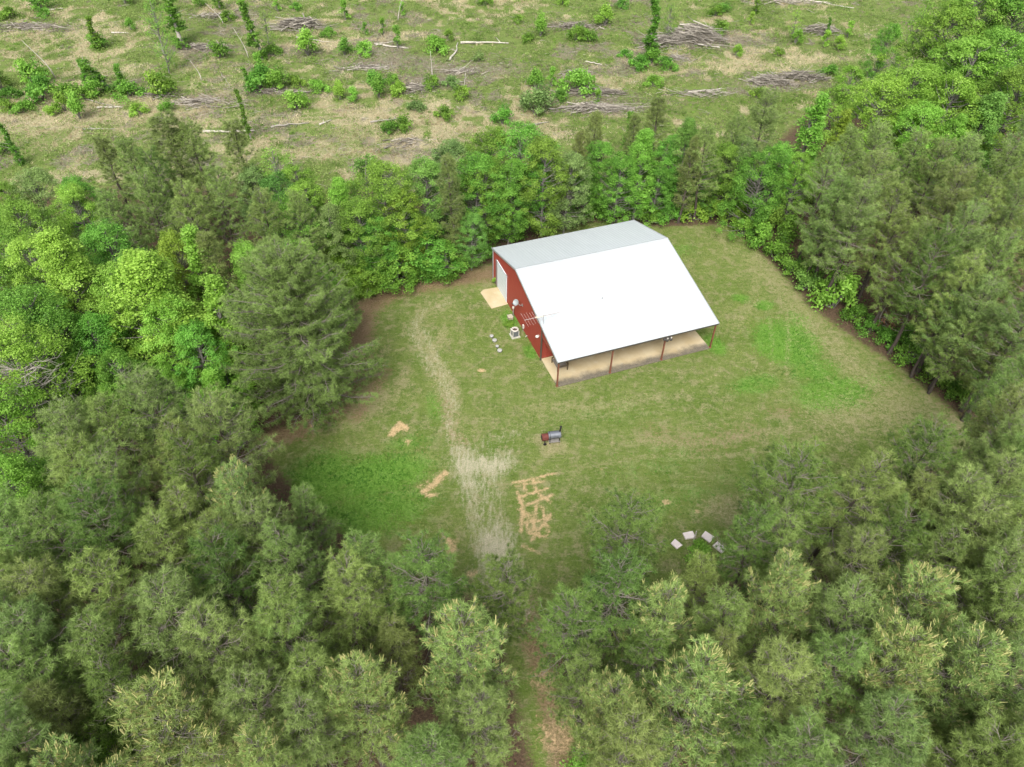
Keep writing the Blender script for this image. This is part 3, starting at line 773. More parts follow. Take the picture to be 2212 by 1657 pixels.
    zone('among rear hedgerow pines at left', g, [(215, 300, 11, 'slim2', 1.1), (270, 300, 12, 'full3'), (355, 248, 14, 'slim2', 1.7), (415, 272, 13, 'full3'), (505, 262, 13, 'slim2', 1.2), (320, 320, 12, 'shaggy2'), (460, 372, 12, 'shaggy'),
         (550, 416, 11.5, 'full'), (300, 382, 11.5, 'full'), (240, 416, 11, 'full3'), (380, 400, 12, 'full')])
    zone('among pines bordering left lawn edge', g, [(425, 506, 12, 'slim', 1.15), (606, 562, 14.5, 'big', 1.22), (752, 640, 4, 'full3', 1.0), (975, 345, 12, 'slim', 1.05), (992, 470, 6, 'slim', 1.5), (650, 420, 11, 'full3', .9)])

    zone('along the right edge of photo', g, [(2215, 860, 13, 'full2'), (2240, 960, 13, 'full'), (2225, 1080, 13, 'full'), (2215, 1180, 13, 'full2'), (2235, 1300, 13, 'full'), (2225, 1420, 13, 'full2'), (2240, 1530, 13, 'full'), (2260, 1640, 13, 'full'), (2270, 760, 13, 'full'),
         (2250, 640, 13, 'full2'), (2290, 540, 13, 'full'), (2225, 345, 13, 'full'), (2235, 255, 13, 'full2'), (2230, 460, 13, 'shaggy')])
    zone('along the left edge of photo', g, [(-30, 1180, 13, 'full'), (-40, 1300, 13, 'full2'), (-25, 1420, 13, 'full'), (-40, 1560, 13, 'full2'), (20, 1640, 11, 'full3'), (-60, 1680, 13, 'full'), (-50, 1080, 13, 'full')])
    b = 'broadleaf trees around the clearing'
    zone('in leafy hedgerow left of barn', b, [(575, 308, 11, 'airy', 'leaf_bright'), (590, 366, 10, 'dome', 'leaf_blue', .8), (660, 385, 10, 'oval', 'leaf'), (725, 376, 11, 'cone', 'leaf_bright', .9),
         (705, 446, 9, 'oval', 'leaf_grey'), (782, 335, 10.5, 'small', 'leaf_blue', .8), (825, 345, 12, 'oval2', 'leaf'), (870, 400, 10, 'oval', 'leaf_yellow', .9), (880, 465, 6.5, 'dome', 'leaf', .9),
         (910, 330, 11, 'oval', 'leaf_blue'), (800, 460, 8, 'oval', 'leaf'), (760, 420, 10, 'oval', 'leaf'), (610, 430, 10, 'oval2', 'leaf'), (540, 350, 9, 'oval', 'leaf_grey'), (640, 350, 9, 'oval', 'leaf')])
    zone('in leafy band behind the barn', b, [(1022, 322, 11, 'oval', 'leaf'), (1050, 345, 10, 'oval2', 'leaf'), (1050, 268, 12, 'oval', 'leaf'), (1126, 262, 12.5, 'oval2', 'leaf'), (1180, 285, 12, 'oval', 'leaf'), (960, 300, 11, 'oval', 'leaf_grey'),
         (1100, 345, 10, 'oval', 'leaf'), (1175, 330, 9, 'oval', 'leaf_yellow', .8), (1396, 272, 11.3, 'cone', 'leaf_bright', 1.15), (1340, 325, 9, 'dome', 'leaf', .85), (1230, 320, 10, 'oval', 'leaf_grey', .9),
         (1425, 350, 7, 'dome', 'leaf', .8), (1290, 300, 9, 'oval', 'leaf'), (1450, 290, 9, 'oval', 'leaf'), (1270, 360, 7, 'dome', 'leaf', .7)])
    zone('in leafy band right of roof', b, [(1491, 247, 11.5, 'cone', 'leaf_blue', .9), (1661, 322, 10, 'dome', 'leaf'), (1600, 370, 6, 'small', 'leaf_bright'), (1771, 192, 13, 'narrow', 'leaf_bright', 1.5), (1831, 227, 12, 'narrow', 'leaf_yellow', 1.1),
         (1540, 340, 7, 'oval', 'leaf', .8), (1700, 300, 10, 'oval', 'leaf', .8), (1570, 300, 9, 'oval', 'leaf'), (1740, 330, 9, 'oval', 'leaf_bright', .8), (1610, 290, 9.5, 'oval2', 'leaf_grey', .8)])
    zone('among tall leafy trees, top right', b, [(1856, 137, 10, 'dome', 'leaf_bright', .8), (1926, 45, 13, 'oval', 'leaf', .7), (1925, 160, 13, 'oval2', 'leaf_bright', 1.1), (1995, 130, 14, 'oval2', 'leaf_bright', 1.2), (2011, 0, 14, 'airy', 'leaf_bright', .8),
         (2090, 165, 14, 'dome', 'leaf_bright', 1.2), (2131, -45, 18, 'oval2', 'leaf', 1.25), (2185, 60, 16, 'oval2', 'leaf', 1.3), (2075, 5, 16, 'oval2', 'leaf', 1.1), (2215, -40, 18, 'dome', 'leaf', 1.2), (2140, 75, 16, 'oval', 'leaf_bright', 1.3), (2230, 140, 15, 'oval2', 'leaf', 1.3), (2160, 192, 14, 'cone', 'leaf_blue', 1.3), (2085, 240, 12, 'cone', 'leaf_bright', .9), (2010, 220, 12, 'oval2', 'leaf_bright'), (1955, 120, 10, 'airy', 'leaf_bright', .7)])
    zone('among leafy trees at left edge', b, [(45, 362, 10, 'oval', 'leaf_grey'), (150, 372, 9, 'oval', 'leaf'), (140, 398, 10, 'oval2', 'leaf_bright', .9), (25, 432, 12, 'oval2', 'leaf'), (100, 487, 14.5, 'cone', 'leaf_bright', 1.25), (60, 505, 13, 'oval', 'leaf_bright', .9),
         (30, 620, 13, 'oval2', 'leaf'), (215, 470, 12, 'oval', 'leaf'), (-10, 700, 13, 'oval2', 'leaf_bright'), (80, 640, 11, 'oval', 'leaf'), (-40, 560, 12, 'oval2', 'leaf'), (-60, 430, 11, 'oval', 'leaf'), (5, 395, 9, 'oval', 'leaf'), (-40, 840, 11, 'oval2', 'leaf_bright'), (-70, 960, 11, 'oval', 'leaf')])
    zone('among trees beside the huge pine', b, [(280, 532, 14.5, 'cone', 'leaf_bright', 1.45), (225, 560, 13, 'oval', 'leaf_bright', .8), (360, 486, 12, 'oval', 'leaf_yellow', .65), (410, 486, 13, 'narrow', 'leaf_bright', 1.2), (340, 546, 11, 'oval', 'leaf_yellow', .7),
         (520, 511, 11, 'oval', 'leaf_bright', .8), (585, 531, 10, 'oval', 'leaf'), (650, 519, 11, 'cone', 'leaf_bright', 1.0), (692, 566, 9, 'oval', 'leaf_bright', .7), (440, 597, 12, 'narrow', 'leaf_bright', 1.4), (330, 640, 11, 'oval', 'leaf_bright', .9),
         (410, 690, 9, 'oval', 'leaf')])
    zone('among low trees under left pines', b, [(180, 690, 10, 'oval', 'leaf'), (120, 770, 9, 'oval', 'leaf', .9), (250, 760, 9, 'dome', 'leaf', .8), (350, 790, 7, 'dome', 'leaf_bright', .7), (-10, 1010, 10, 'oval', 'leaf_bright', .9), (25, 1125, 9, 'oval2', 'leaf_bright', .8),
         (170, 1570, 8, 'dome', 'vine', .9), (455, 790, 8, 'narrow', 'leaf_bright', 1.3), (60, 740, 8, 'oval', 'leaf_bright', .9)])
    zone('among trees at back lawn corner', b, [(725, 541, 4.5, 'small', 'leaf_yellow', 1.5), (785, 560, 3.8, 'small', 'leaf', 1.6), (850, 525, 4.8, 'small', 'leaf', 1.6), (765, 590, 2.6, 'small', 'leaf_yellow', 1.6), (920, 490, 5.5, 'small', 'leaf', 1.7), (960, 520, 4, 'small', 'leaf', 1.6), (1015, 455, 7, 'oval', 'leaf_blue', .75)])


def put_shrub(v, leaf, x, y, s, hz, label, group, name='shrub', cat='shrub'):
    fol, stems = SHRUBS[v]
    kk = ('s', v, leaf)
    if kk not in _recol: _recol[kk] = tmesh('shrub_leaves', *fol[:2], M[leaf], fol[2])
    o = empty(name, (x, y, float(ground_z(np.array(x), np.array(y))) - .03), random.random() * 6.28)
    s *= 1.22
    o.scale = (s, s, s * hz)
    tag(o, label, cat, group)
    new('foliage', _recol[kk], o)
    new('stems', stems, o)
    return o


LOOKS = ['rounded', 'low spreading', 'upright', 'flat sprawling', 'slender upright']


def shrub_zone(phrase, group, items):
    items = sorted(items)
    for i, (px, py, s, v, leaf) in enumerate(items):
        x, y = at(px, py)
        put_shrub(v, leaf, x, y, s, random.uniform(.85, 1.15), f"{LOOKS[v]} {LOOKC[leaf]} shrub, {ORD[i]} from the left {phrase}", group)


def shrubs():
    L, B, Y, D, G = 'leaf', 'leaf_bright', 'leaf_yellow', 'vine', 'leaf_grey'
    e = 'shrubs along the edge of the lawn'
    shrub_zone('along the lawn edge left of the barn', e, [(765, 618, 1.3, 0, Y), (800, 602, 1.2, 1, L), (845, 592, 1.1, 0, L), (890, 588, 1.2, 1, L), (935, 580, 1.0, 0, D), (975, 572, 1.2, 0, L), (1015, 565, 1.2, 2, L), (1045, 556, 1.1, 0, D)])
    shrub_zone('at the treeline beyond the back roof', e, [(1105, 525, 1.3, 2, L), (1170, 505, 1.2, 0, L), (1240, 478, 1.2, 0, G), (1290, 470, 1.4, 0, L), (1345, 468, 1.4, 0, L), (1400, 474, 1.5, 0, B), (1445, 474, 1.4, 1, L), (1490, 472, 1.5, 3, Y), (1535, 470, 1.4, 0, L), (1580, 472, 1.4, 2, L)])
    shrub_zone('along the upper right lawn edge', e, [(1606, 508, 1.4, 0, B), (1640, 534, 1.5, 2, L), (1672, 560, 1.4, 0, D), (1702, 592, 1.3, 0, L), (1734, 626, 1.3, 0, 'leaf_blue'), (1660, 505, 1.6, 2, L), (1620, 478, 1.5, 0, L), (1690, 535, 1.6, 2, D), (1745, 606, 1.3, 0, D)])
    shrub_zone('along the lower right lawn edge', e, [(1846, 690, 1.1, 3, D), (1880, 712, 1.1, 3, L), (1915, 740, 1.0, 1, D), (1965, 782, 1.4, 0, L), (2005, 812, 1.2, 1, D), (1955, 740, 1.3, 0, D), (2060, 850, 1.0, 1, D), (2100, 868, 1.3, 0, L), (2150, 905, 1.1, 1, D), (2092, 838, 1.2, 0, D), (2140, 870, 1.3, 0, L)])
    put_shrub(0, B, *at(1800, 664), 2.1, 1.25, 'big bright lime green bush on the lawn edge right of the barn', e)
    put_shrub(1, B, *at(686, 893), .75, .7, 'small bright green plant at the foot of the huge pine', e)
    put_shrub(2, B, *at(533, 912), 1.5, 1.3, 'bright green bush hanging over the bare soil beside the huge pine', e)
    put_shrub(2, B, *at(500, 868), 1.7, 1.5, 'tall bright green bush just left of the huge pine', e)
    put_shrub(2, B, *at(1070, 612), .42, .8, 'small lime plant against the wall beside the white roller door', e)
    put_shrub(0, B, *at(1510, 1210), .85, 1.2, 'bright green bush in the ring of white slabs', e)
    put_shrub(0, L, *at(1100, 703), .5, .5, 'weedy green clump at the wall beside the beige box', e)
    put_shrub(1, L, *at(1162, 742), .5, .5, 'weedy green clump along the foot of the red side wall', e)
    put_shrub(1, B, *at(1262, 1655), 1.0, .8, 'bright green bush beside the drive at the photo bottom', e)
    put_shrub(1, L, *at(1290, 1652), .9, .8, 'low bright weeds on the drive verge at the photo bottom', e)
    put_shrub(0, B, *at(495, 1395), 1.5, 1.2, 'bright green bush glimpsed between the lower left pines', e)
    f = 'shrubs on the logged field'
    shrub_zone('in back strip of field, left', f, [(20, 38, 1.5, 1, D), (85, 20, 1.9, 0, L), (100, 38, 1.2, 0, L), (272, 10, 1.6, 2, L), (330, 12, 1.2, 0, G), (430, 12, 1.2, 0, L), (600, 25, 1.1, 4, B), (747, 45, 1.4, 4, L),
               (493, 45, 1.2, 1, D), (790, 75, .9, 4, L), (870, 35, 1.0, 4, B), (640, 20, 1.0, 1, L)])
    shrub_zone('in middle strip of field, left', f, [(212, 105, 1.4, 0, D), (285, 68, .9, 2, L), (475, 125, 1.5, 0, D), (590, 120, 1.3, 1, L), (665, 120, 1.9, 2, B), (745, 118, 1.4, 2, L), (790, 122, 1.3, 0, B), (828, 75, 1.1, 4, L),
               (860, 105, 1.3, 4, L), (945, 112, 1.9, 1, B), (970, 88, 1.0, 2, L), (710, 80, 1.1, 3, L), (1035, 135, 1.0, 0, G), (640, 185, 1.2, 1, L)])
    shrub_zone('in near strip of field, far left', f, [(5, 195, 1.5, 2, D), (25, 215, 1.3, 1, D), (75, 180, 2.0, 0, L), (95, 215, 2.2, 1, L), (160, 215, 2.2, 1, L), (205, 205, 1.5, 0, L), (280, 205, 1.8, 3, L), (140, 240, 1.1, 2, L),
               (175, 258, 1.5, 2, B), (15, 330, 1.0, 1, L), (300, 245, 1.1, 1, B), (55, 245, 1.3, 1, B), (20, 240, 1.3, 1, L), (115, 250, 1.0, 0, B)])
    shrub_zone('in near strip, left of centre', f, [(350, 205, 2.0, 0, L), (565, 190, 2.2, 1, L), (600, 195, 1.8, 0, L), (640, 232, 1.6, 0, B), (690, 195, 1.3, 1, B), (735, 215, 1.1, 2, B), (765, 218, 1.1, 2, B), (810, 185, 1.4, 0, L),
               (820, 215, 1.5, 2, L), (860, 205, 1.3, 1, B), (935, 195, 1.2, 0, D), (850, 182, 1.0, 0, L), (360, 240, 1.1, 0, L), (565, 168, 1.3, 4, B)])
    shrub_zone('in near strip of field, centre', f, [(1157, 245, 2.3, 0, 'leaf_grey'), (1158, 195, 1.4, 2, L), (1192, 188, 1.1, 4, B), (1250, 195, 2.3, 3, B), (1000, 215, 1.2, 0, L), (1085, 265, 1.5, 0, L), (960, 255, 1.2, 1, L), (1290, 225, 1.0, 4, B),
               (975, 190, 1.1, 1, G), (1210, 215, 1.1, 1, L), (900, 240, 1.1, 1, G), (870, 280, 1.3, 1, L), (840, 290, 1.1, 0, D)])
    shrub_zone('in back strip of field, right', f, [(1168, 80, 1.5, 2, B), (1245, 90, 1.6, 0, L), (1270, 92, 1.3, 0, D), (1140, 90, 1.2, 1, D), (1306, 55, 1.7, 2, B), (1345, 18, 1.2, 0, L), (1545, 35, 1.3, 0, D), (1620, 55, 1.0, 4, B),
               (1560, 28, 1.2, 0, L), (1120, 50, .9, 0, L), (1050, 10, 1.2, 1, L), (1215, 8, 1.3, 1, B)])
    shrub_zone('in middle strip of field, right', f, [(1555, 78, 1.3, 0, D), (1590, 125, 1.0, 2, B), (1718, 95, 1.1, 2, B), (1780, 100, 1.2, 4, B), (1810, 105, 1.2, 2, B), (1830, 82, 1.2, 4, B), (1440, 150, 1.5, 1, L), (1380, 148, 1.6, 1, L), (1405, 140, 1.6, 0, D),
               (1350, 125, 1.0, 1, L), (1680, 120, .9, 0, L), (1410, 188, 1.2, 1, B), (1790, 160, 1.3, 1, L), (1640, 215, 1.3, 1, L)])
    # vine-wrapped dead trunks on the logged field
    vs = [(395, 104, 0, 1.35, 1.3, 'tall leaning vine-wrapped trunk trailing a curtain of vines, upper left field'), (568, 132, 0, 1.3, 1.0, 'tall vine-wrapped snag left of the curved brush heap'),
          (541, 192, 1, .5, 1.3, 'short vine-wrapped stub in the bushes, left of centre in the logged field'), (543, 302, 3, .85, .75, 'thin tall vine pole over the rear left pines'), (214, 106, 1, .85, 1.2, 'dark vine stub in the upper left field'),
          (50, 357, 1, .9, .8, 'crooked vine-hung stem at the left edge of the field'), (1403, 128, 3, 1.15, 1.3, 'tall vine-wrapped trunk beside the biggest brush heap'), (1632, 34, 1, .9, .9, 'vine-wrapped stub at the top edge right of centre'),
          (1785, 84, 1, .55, 1.0, 'slender vine sapling in the pale brush heap at right'), (1350, 335, 1, .9, 1.0, 'vine-wrapped stub among pines behind the barn'), (478, 20, 2, .9, 1.0, 'leaning vine-topped trunk at the top edge left of centre'),
          (235, 195, 2, .85, 1.6, 'arching mound of vines in the left field'), (265, 200, 1, .65, 1.5, 'drooping vine stem right of the arching vine mound'), (190, 185, 1, .6, 1.4, 'vine hummock left of the arching vine mound'), (350, 210, 1, .55, 1.4, 'vine-covered stump in the straw grass, left field')]
    for px, py, v, s, w, lab in vs:
        x, y = at(px, py)
        fol, stem = VINES[v]; w *= 1.6; s *= .88
        o = empty('vine_covered_snag', (x, y, float(ground_z(np.array(x), np.array(y))) - .05), random.random() * 6.28)
        o.scale = (s * w, s * w, s)
        tag(o, lab, 'vine snag', 'vine-wrapped snags on the logged field')
        new('vines', fol, o); new('trunk', stem, o)
    put_tree('airy', 'leaf_bright', *at(365, 155), 11, 1.0, 'airy pale green sapling in front of the leaning vine trunk', 'saplings on the logged field')
    put_tree('airy', 'leaf', *at(585, 120), 7, .9, 'airy sapling just right of the tall vine snag', 'saplings on the logged field')
    put_tree('airy', 'leaf', *at(1440, 90), 6, 1.1, 'airy green sapling behind the vine trunk beside the biggest brush heap', 'saplings on the logged field')
    put_tree('airy', 'leaf_bright', *at(1710, 85), 5, .9, 'faint airy sapling left of the pale brush heap at right', 'saplings on the logged field')


# ------------------------------------------------------------------ dead wood
def brush_pile(px, py, rx, ry, h, n, tilt, label, seed, pale=.5, L=(1.5, 4.5)):
    r = np.random.default_rng(seed)
    x, y = at(px, py)
    u, v = r.normal(size=n) * .5, r.normal(size=n) * .5
    u, v = u.clip(-1.1, 1.1), v.clip(-1.1, 1.1)
    zz = h * np.clip(1 - (u ** 2 + v ** 2), 0, 1) * r.random(n) ** .6 + .05
    C = np.stack([u * rx, v * ry, zz], 1)
    az = tilt + r.normal(size=n) * .5; el = r.normal(size=n) * .16
    D = np.stack([np.cos(az) * np.cos(el), np.sin(az) * np.cos(el), np.sin(el)], 1)
    ln = r.uniform(*L, n)[:, None] * (.4 + .6 * r.random((n, 1)))
    r0 = r.uniform(.015, .06, n) * np.where(r.random(n) < .12, 2.2, 1)
    A, B = C - D * ln / 2, C + D * ln / 2
    A[:, 2] = np.maximum(A[:, 2], .03); B[:, 2] = np.maximum(B[:, 2], .03)
    V, F = sticks(A, B, r0, r0 * .45, 4)
    t = np.clip(r.random(n) ** (1.6 if pale < .5 else .9), 0, 1)
    me = mesh_np('brush', V, F, [M['stick']], attrs={'tint': np.repeat(t, 8)})
    o = new('brush_pile', me); o.location = (x, y, float(ground_z(np.array(x), np.array(y))))
    tag(o, label, 'brush pile', 'brush heaps left after logging')


def log(p, q, r0, label, mat='deadpale', lift=(.0, .0), branches=2, seed=0):
    rg = np.random.default_rng(seed)
    a, b = np.array([*at(*p), 0.]), np.array([*at(*q), 0.])
    a[2] = ground_z(a[0], a[1]) + r0 * .8 + lift[0]; b[2] = ground_z(b[0], b[1]) + r0 * .6 + lift[1]
    c = (a + b) / 2
    s = np.linspace(0, 1, 7)[:, None]
    L = np.linalg.norm(b - a)
    pts = a + (b - a) * s - c + np.r_[np.zeros((1, 3)), rg.normal(size=(6, 3)) * [.02, .02, .008] * L]
    r0 *= .72
    m = MB().tube(pts, list(r0 * (1 - .6 * s[:, 0])), 8)
    for k in range(branches):
        i = rg.integers(2, 6); d = rg.normal(size=3) * [1, 1, .4]; d[2] = abs(d[2]); d = d / np.linalg.norm(d)
        m.tube([pts[i], pts[i] + d * L * rg.uniform(.1, .3)], [r0 * .4, r0 * .12], 6)
    o = m.obj('fallen_log', M[mat], smooth=True)
    o.location = c
    tag(o, label, 'log', 'logs lying on the logged field')


def dead_tree(name, px, py, H, R, label, seed, n=60, mat='dead'):
    r = np.random.default_rng(seed)
    x, y = at(px, py, H)
    zt = np.linspace(0, H, 7)
    tp = np.stack([np.cumsum(r.normal(size=7) * .12), np.cumsum(r.normal(size=7) * .12), zt], 1); tp[0] = 0
    trunk = [(tp, .14 * (1 - zt / H) + .025)]; br = []
    for k in range(n):
        z = H * r.uniform(.25, 1.0) ** .8; o = np.array([np.interp(z, zt, tp[:, 0]), np.interp(z, zt, tp[:, 1]), z])
        az = r.random() * 6.28; L = R * r.uniform(.45, 1.0) * (1.15 - .5 * z / H)
        p1 = o + np.array([math.cos(az), math.sin(az), .35]) * L * .5
        p2 = p1 + np.array([math.cos(az + r.normal() * .5), math.sin(az + r.normal() * .5), .3 + r.normal() * .4]) * L * .55
        br.append((np.stack([o, p1, p2]), np.array([.045, .028, .008])))
        for q in range(4):
            w = p1 + (p2 - p1) * r.random()
            br.append((np.stack([w, w + unit(r.normal(size=3) + [0, 0, .3]) * L * .35]), np.array([.016, .005])))
    o = empty(name, (x, y, -.05)); tag(o, label, 'dead tree')
    V, F = polyline_sticks(trunk, 8); new('trunk', mesh_np('dead_trunk', V, F, [M[mat]], smooth=True), o)
    V, F = polyline_sticks(br, 4); new('branches', mesh_np('dead_branches', V, F, [M[mat]], smooth=True), o)
    return o


def dead_wood():
    brush_pile(652, 62, 5.0, 1.6, 1.6, 330, .1, 'long arched grey brush heap in the upper left field', 1, .4, (2, 5))
    brush_pile(1500, 90, 5.2, 3.0, 2.6, 420, -.55, 'biggest brush heap, beside the tall vine-wrapped trunk', 2, .6, (2, 6))
    brush_pile(1435, 100, 3.6, 2.2, 1.6, 200, .2, 'dark low brush spill left of the biggest brush heap', 3, .3)
    brush_pile(1770, 72, 3.6, 1.4, 1.5, 200, .25, 'pale brush heap with a sapling in it, upper right field', 4, .7, (1.5, 4))
    brush_pile(1660, 186, 3.2, 1.4, 1.5, 220, -.5, 'brush heap right above the hedgerow, right of centre', 5, .6)
    brush_pile(1725, 172, 4.2, 1.2, 1.2, 240, .3, 'brown tail of brush running right towards the track', 6, .3)
    brush_pile(1290, 203, 5.0, .9, .8, 170, .12, 'long dark windrow of brush, upper of two behind the barn', 7, .35, (2, 6))
    brush_pile(1290, 236, 6.0, 1.2, .8, 220, .15, 'long grey windrow of brush, lower of two behind the barn', 8, .5, (2, 6))
    brush_pile(440, 224, 4.5, 1.6, .6, 110, -.1, 'scattered pale sticks among shrubs in the left field', 9, .7)
    brush_pile(900, 198, 2.2, 1.0, 1.0, 120, -.3, 'small dark brush heap near the centre of the field', 10, .3, (1, 3))
    brush_pile(1245, 162, 2.6, 1.0, .8, 90, .3, 'small tangle of pale branches above the green thicket', 11, .7, (1, 3))
    brush_pile(1000, 158, 3.0, 1.0, .4, 60, .3, 'thin scatter of grey slash near the leaning pale log', 12, .5)
    brush_pile(800, 150, 4.5, 1.2, .4, 80, .05, 'thin scatter of slash around the white fallen limb', 13, .6)
    brush_pile(440, 105, 4.5, 1.5, .7, 170, 0, 'dull brown brush mat below the leaning vine trunk', 14, .2, (1, 3))
    brush_pile(60, 62, 7, 1.8, .6, 190, 0, 'dull brown brush mat at the upper left edge', 15, .2, (1, 3))
    brush_pile(1510, 205, 5.5, 1.2, .4, 90, .25, 'pale strewn branches left of the hedgerow brush heap', 16, .7)
    brush_pile(1245, 60, 4.0, 1.2, .9, 150, .3, 'grey brush heap near the top, centre of the field', 17, .35, (1, 3.5))
    brush_pile(1465, 132, 2.5, .8, .6, 60, -.4, 'fan of pale branches below the biggest brush heap', 18, .8)
    brush_pile(880, 310, 3.0, 1.2, .4, 60, .2, 'grey slash beside the hedgerow tops, left of the barn', 19, .4, (1, 2.5))
    brush_pile(1700, 8, 7, 1.0, .6, 110, -.2, 'pale brush line along the top edge, right of centre', 20, .8)
    brush_pile(470, 35, 5, 1.5, .5, 120, .1, 'thin grey slash by the leaning trunk at the top edge', 21, .3, (1, 3))
    brush_pile(600, 200, 4.5, 1.0, .5, 100, 0, 'grey slash under the shrubs left of centre', 22, .4, (1, 3))
    brush_pile(350, 208, 3, 1.0, .5, 80, 0, 'grey slash beneath the vine-covered stump in straw grass', 23, .3, (1, 2.5))
    for i, (p, q, r0, lab, mat) in enumerate([
        ((995, 96), (1098, 95), .28, 'longest pale log lying level at upper centre', 'deadpale'), ((972, 134), (993, 96), .24, 'pale log slanting up to the longest log', 'deadpale'),
        ((812, 100), (882, 106), .2, 'pale log lying left of the leaning log', 'deadpale'), ((808, 97), (850, 92), .14, 'thin pale limb above the left pale log', 'deadpale'),
        ((440, 288), (552, 287), .26, 'long pale log at the foot of the thin vine pole', 'deadpale'), ((585, 276), (668, 264), .2, 'pale log slanting right of the thin vine pole', 'dead'), ((690, 270), (716, 259), .18, 'short tilted pale log above the hedgerow', 'deadpale'),
        ((778, 148), (850, 150), .14, 'crooked white limb in the middle of the field', 'deadpale'), ((210, 232), (262, 231), .2, 'pale log below the left shrub thicket', 'deadpale'), ((180, 214), (250, 230), .14, 'thin limb slanting beside the left pale log', 'dead'),
        ((1265, 134), (1300, 140), .16, 'small pale limb left of the tall vine-wrapped trunk', 'deadpale'), ((1745, 4), (1842, 20), .22, 'pale log on the brush line at the top edge', 'deadpale'), ((800, 266), (862, 257), .18, 'pale log above the hedgerow, left of the barn', 'dead'),
        ((1452, 126), (1492, 134), .2, 'pale log in the fan of branches below the biggest heap', 'deadpale'), ((242, 74), (280, 74), .18, 'pale limb in the upper left field', 'deadpale'), ((104, 20), (136, 17), .2, 'pale log near the top left corner', 'deadpale'),
        ((975, 182), (1022, 178), .14, 'brown limb beneath a stake near the centre', 'dead'), ((1130, 272), (1185, 262), .2, 'grey log behind the hedgerow, left of the bushy shrub', 'dead'), ((1485, 205), (1560, 196), .18, 'pale log among the strewn branches', 'deadpale'),
        ((180, 282), (250, 278), .18, 'grey log in the straw grass at left', 'dead'), ((640, 82), (710, 92), .18, 'pale log by the right end of the arched heap', 'deadpale'), ((1190, 205), (1225, 212), .14, 'short grey limb left of the windrows', 'dead'), ((480, 160), (500, 195), .1, 'thin bent stick in the straw grass', 'dead'),
        ((1500, 100), (1552, 118), .2, 'pale log fanning out of the biggest brush heap', 'deadpale'), ((1480, 78), (1540, 104), .18, 'grey log across the biggest brush heap', 'dead')]):
        log(p, q, r0, lab, mat, (.0, .9 if i in (23, 24) else 0), seed=100 + i)
    for i, (px, py, h, lx, lab) in enumerate([(934, 172, 4.0, 0, 'straight bare white stake in the middle of the field'), (118, 165, 5.5, -2.5, 'leaning bare white pole in the left field'), (537, 126, 4.5, -1.2, 'thin bare pole beside the dark vine snag'),
                                              (483, 52, 3.5, -2.2, 'curved pale trunk foot at the top edge left of centre'), (436, 175, 3, -.8, 'thin bare stick above the straw patch'), (1003, 200, 3, .3, 'thin brown stake near the brown limb'), (860, 45, 3.5, 1.0, 'thin pale stick near the top, centre')]):
        x, y = at(px, py); m = MB()
        s = np.linspace(0, 1, 6)
        m.tube([(lx * t ** 1.4, .2 * math.sin(5 * t), h * t) for t in s], [.09 * (1 - .75 * t) for t in s], 8)
        m.tube([(lx * .5, .1, h * .62), (lx * .5 + .4, .3, h * .75)], [.03, .01], 5)
        o = m.obj('dead_pole', M['deadpale'], smooth=True); o.location = (x, y, float(ground_z(np.array(x), np.array(y))) - .05)
        tag(o, lab, 'dead pole', 'bare poles on the logged field')
    dead_tree('bare_tree', 42, 800, 10, 4.2, 'bare grey dead tree at the left edge', 5, 170)
    dead_tree('bare_tree', 2085, 70, 8, 3.0, 'bare pale dead tree in front of the dark tree, top right', 6, 60, 'deadpale')
    dead_tree('bare_tree', 40, 1490, 9, 2.8, 'bare grey tangle at the lower left edge', 8, 50)
    # broken dead pine on the right lawn edge
    x, y = at(1897, 712)
    o = empty('broken_pine', (x, y, 0)); tag(o, 'broken dead pine top with rusty needles, right lawn edge', 'dead tree')
    r = np.random.default_rng(9)
    br = [(np.array([[0, 0, 0], [-.2, .3, 1.2], [.3, .9, 2.9]]), np.array([.09, .07, .04]))]
    cs = []
    for k in range(26):
        t = r.random(); p = np.array([.1, .5, 2.2]) * (1 - t) + np.array([.3, -.4, .2]) * t
        d = unit(r.normal(size=3) * [1, 1, .5] + [.3, -.4, -.5]); e = p + d * r.uniform(.5, 1.3)
        e[2] = max(e[2], .05); br.append((np.stack([p, e]), np.array([.03, .008]))); cs += [e, p * .4 + e * .6]
    V, F = polyline_sticks(br, 5); new('trunk', mesh_np('broken_trunk', V, F, [M['twig']]), o)
    cs = np.array(cs); V, F, T = needles(cs, unit(r.normal(size=cs.shape) + [0, 0, -.6]), .28, 14, r, r.random(len(cs)))
    new('dead_needles', tmesh('rusty_needles', V, F, M['dead_needle'], T), o)


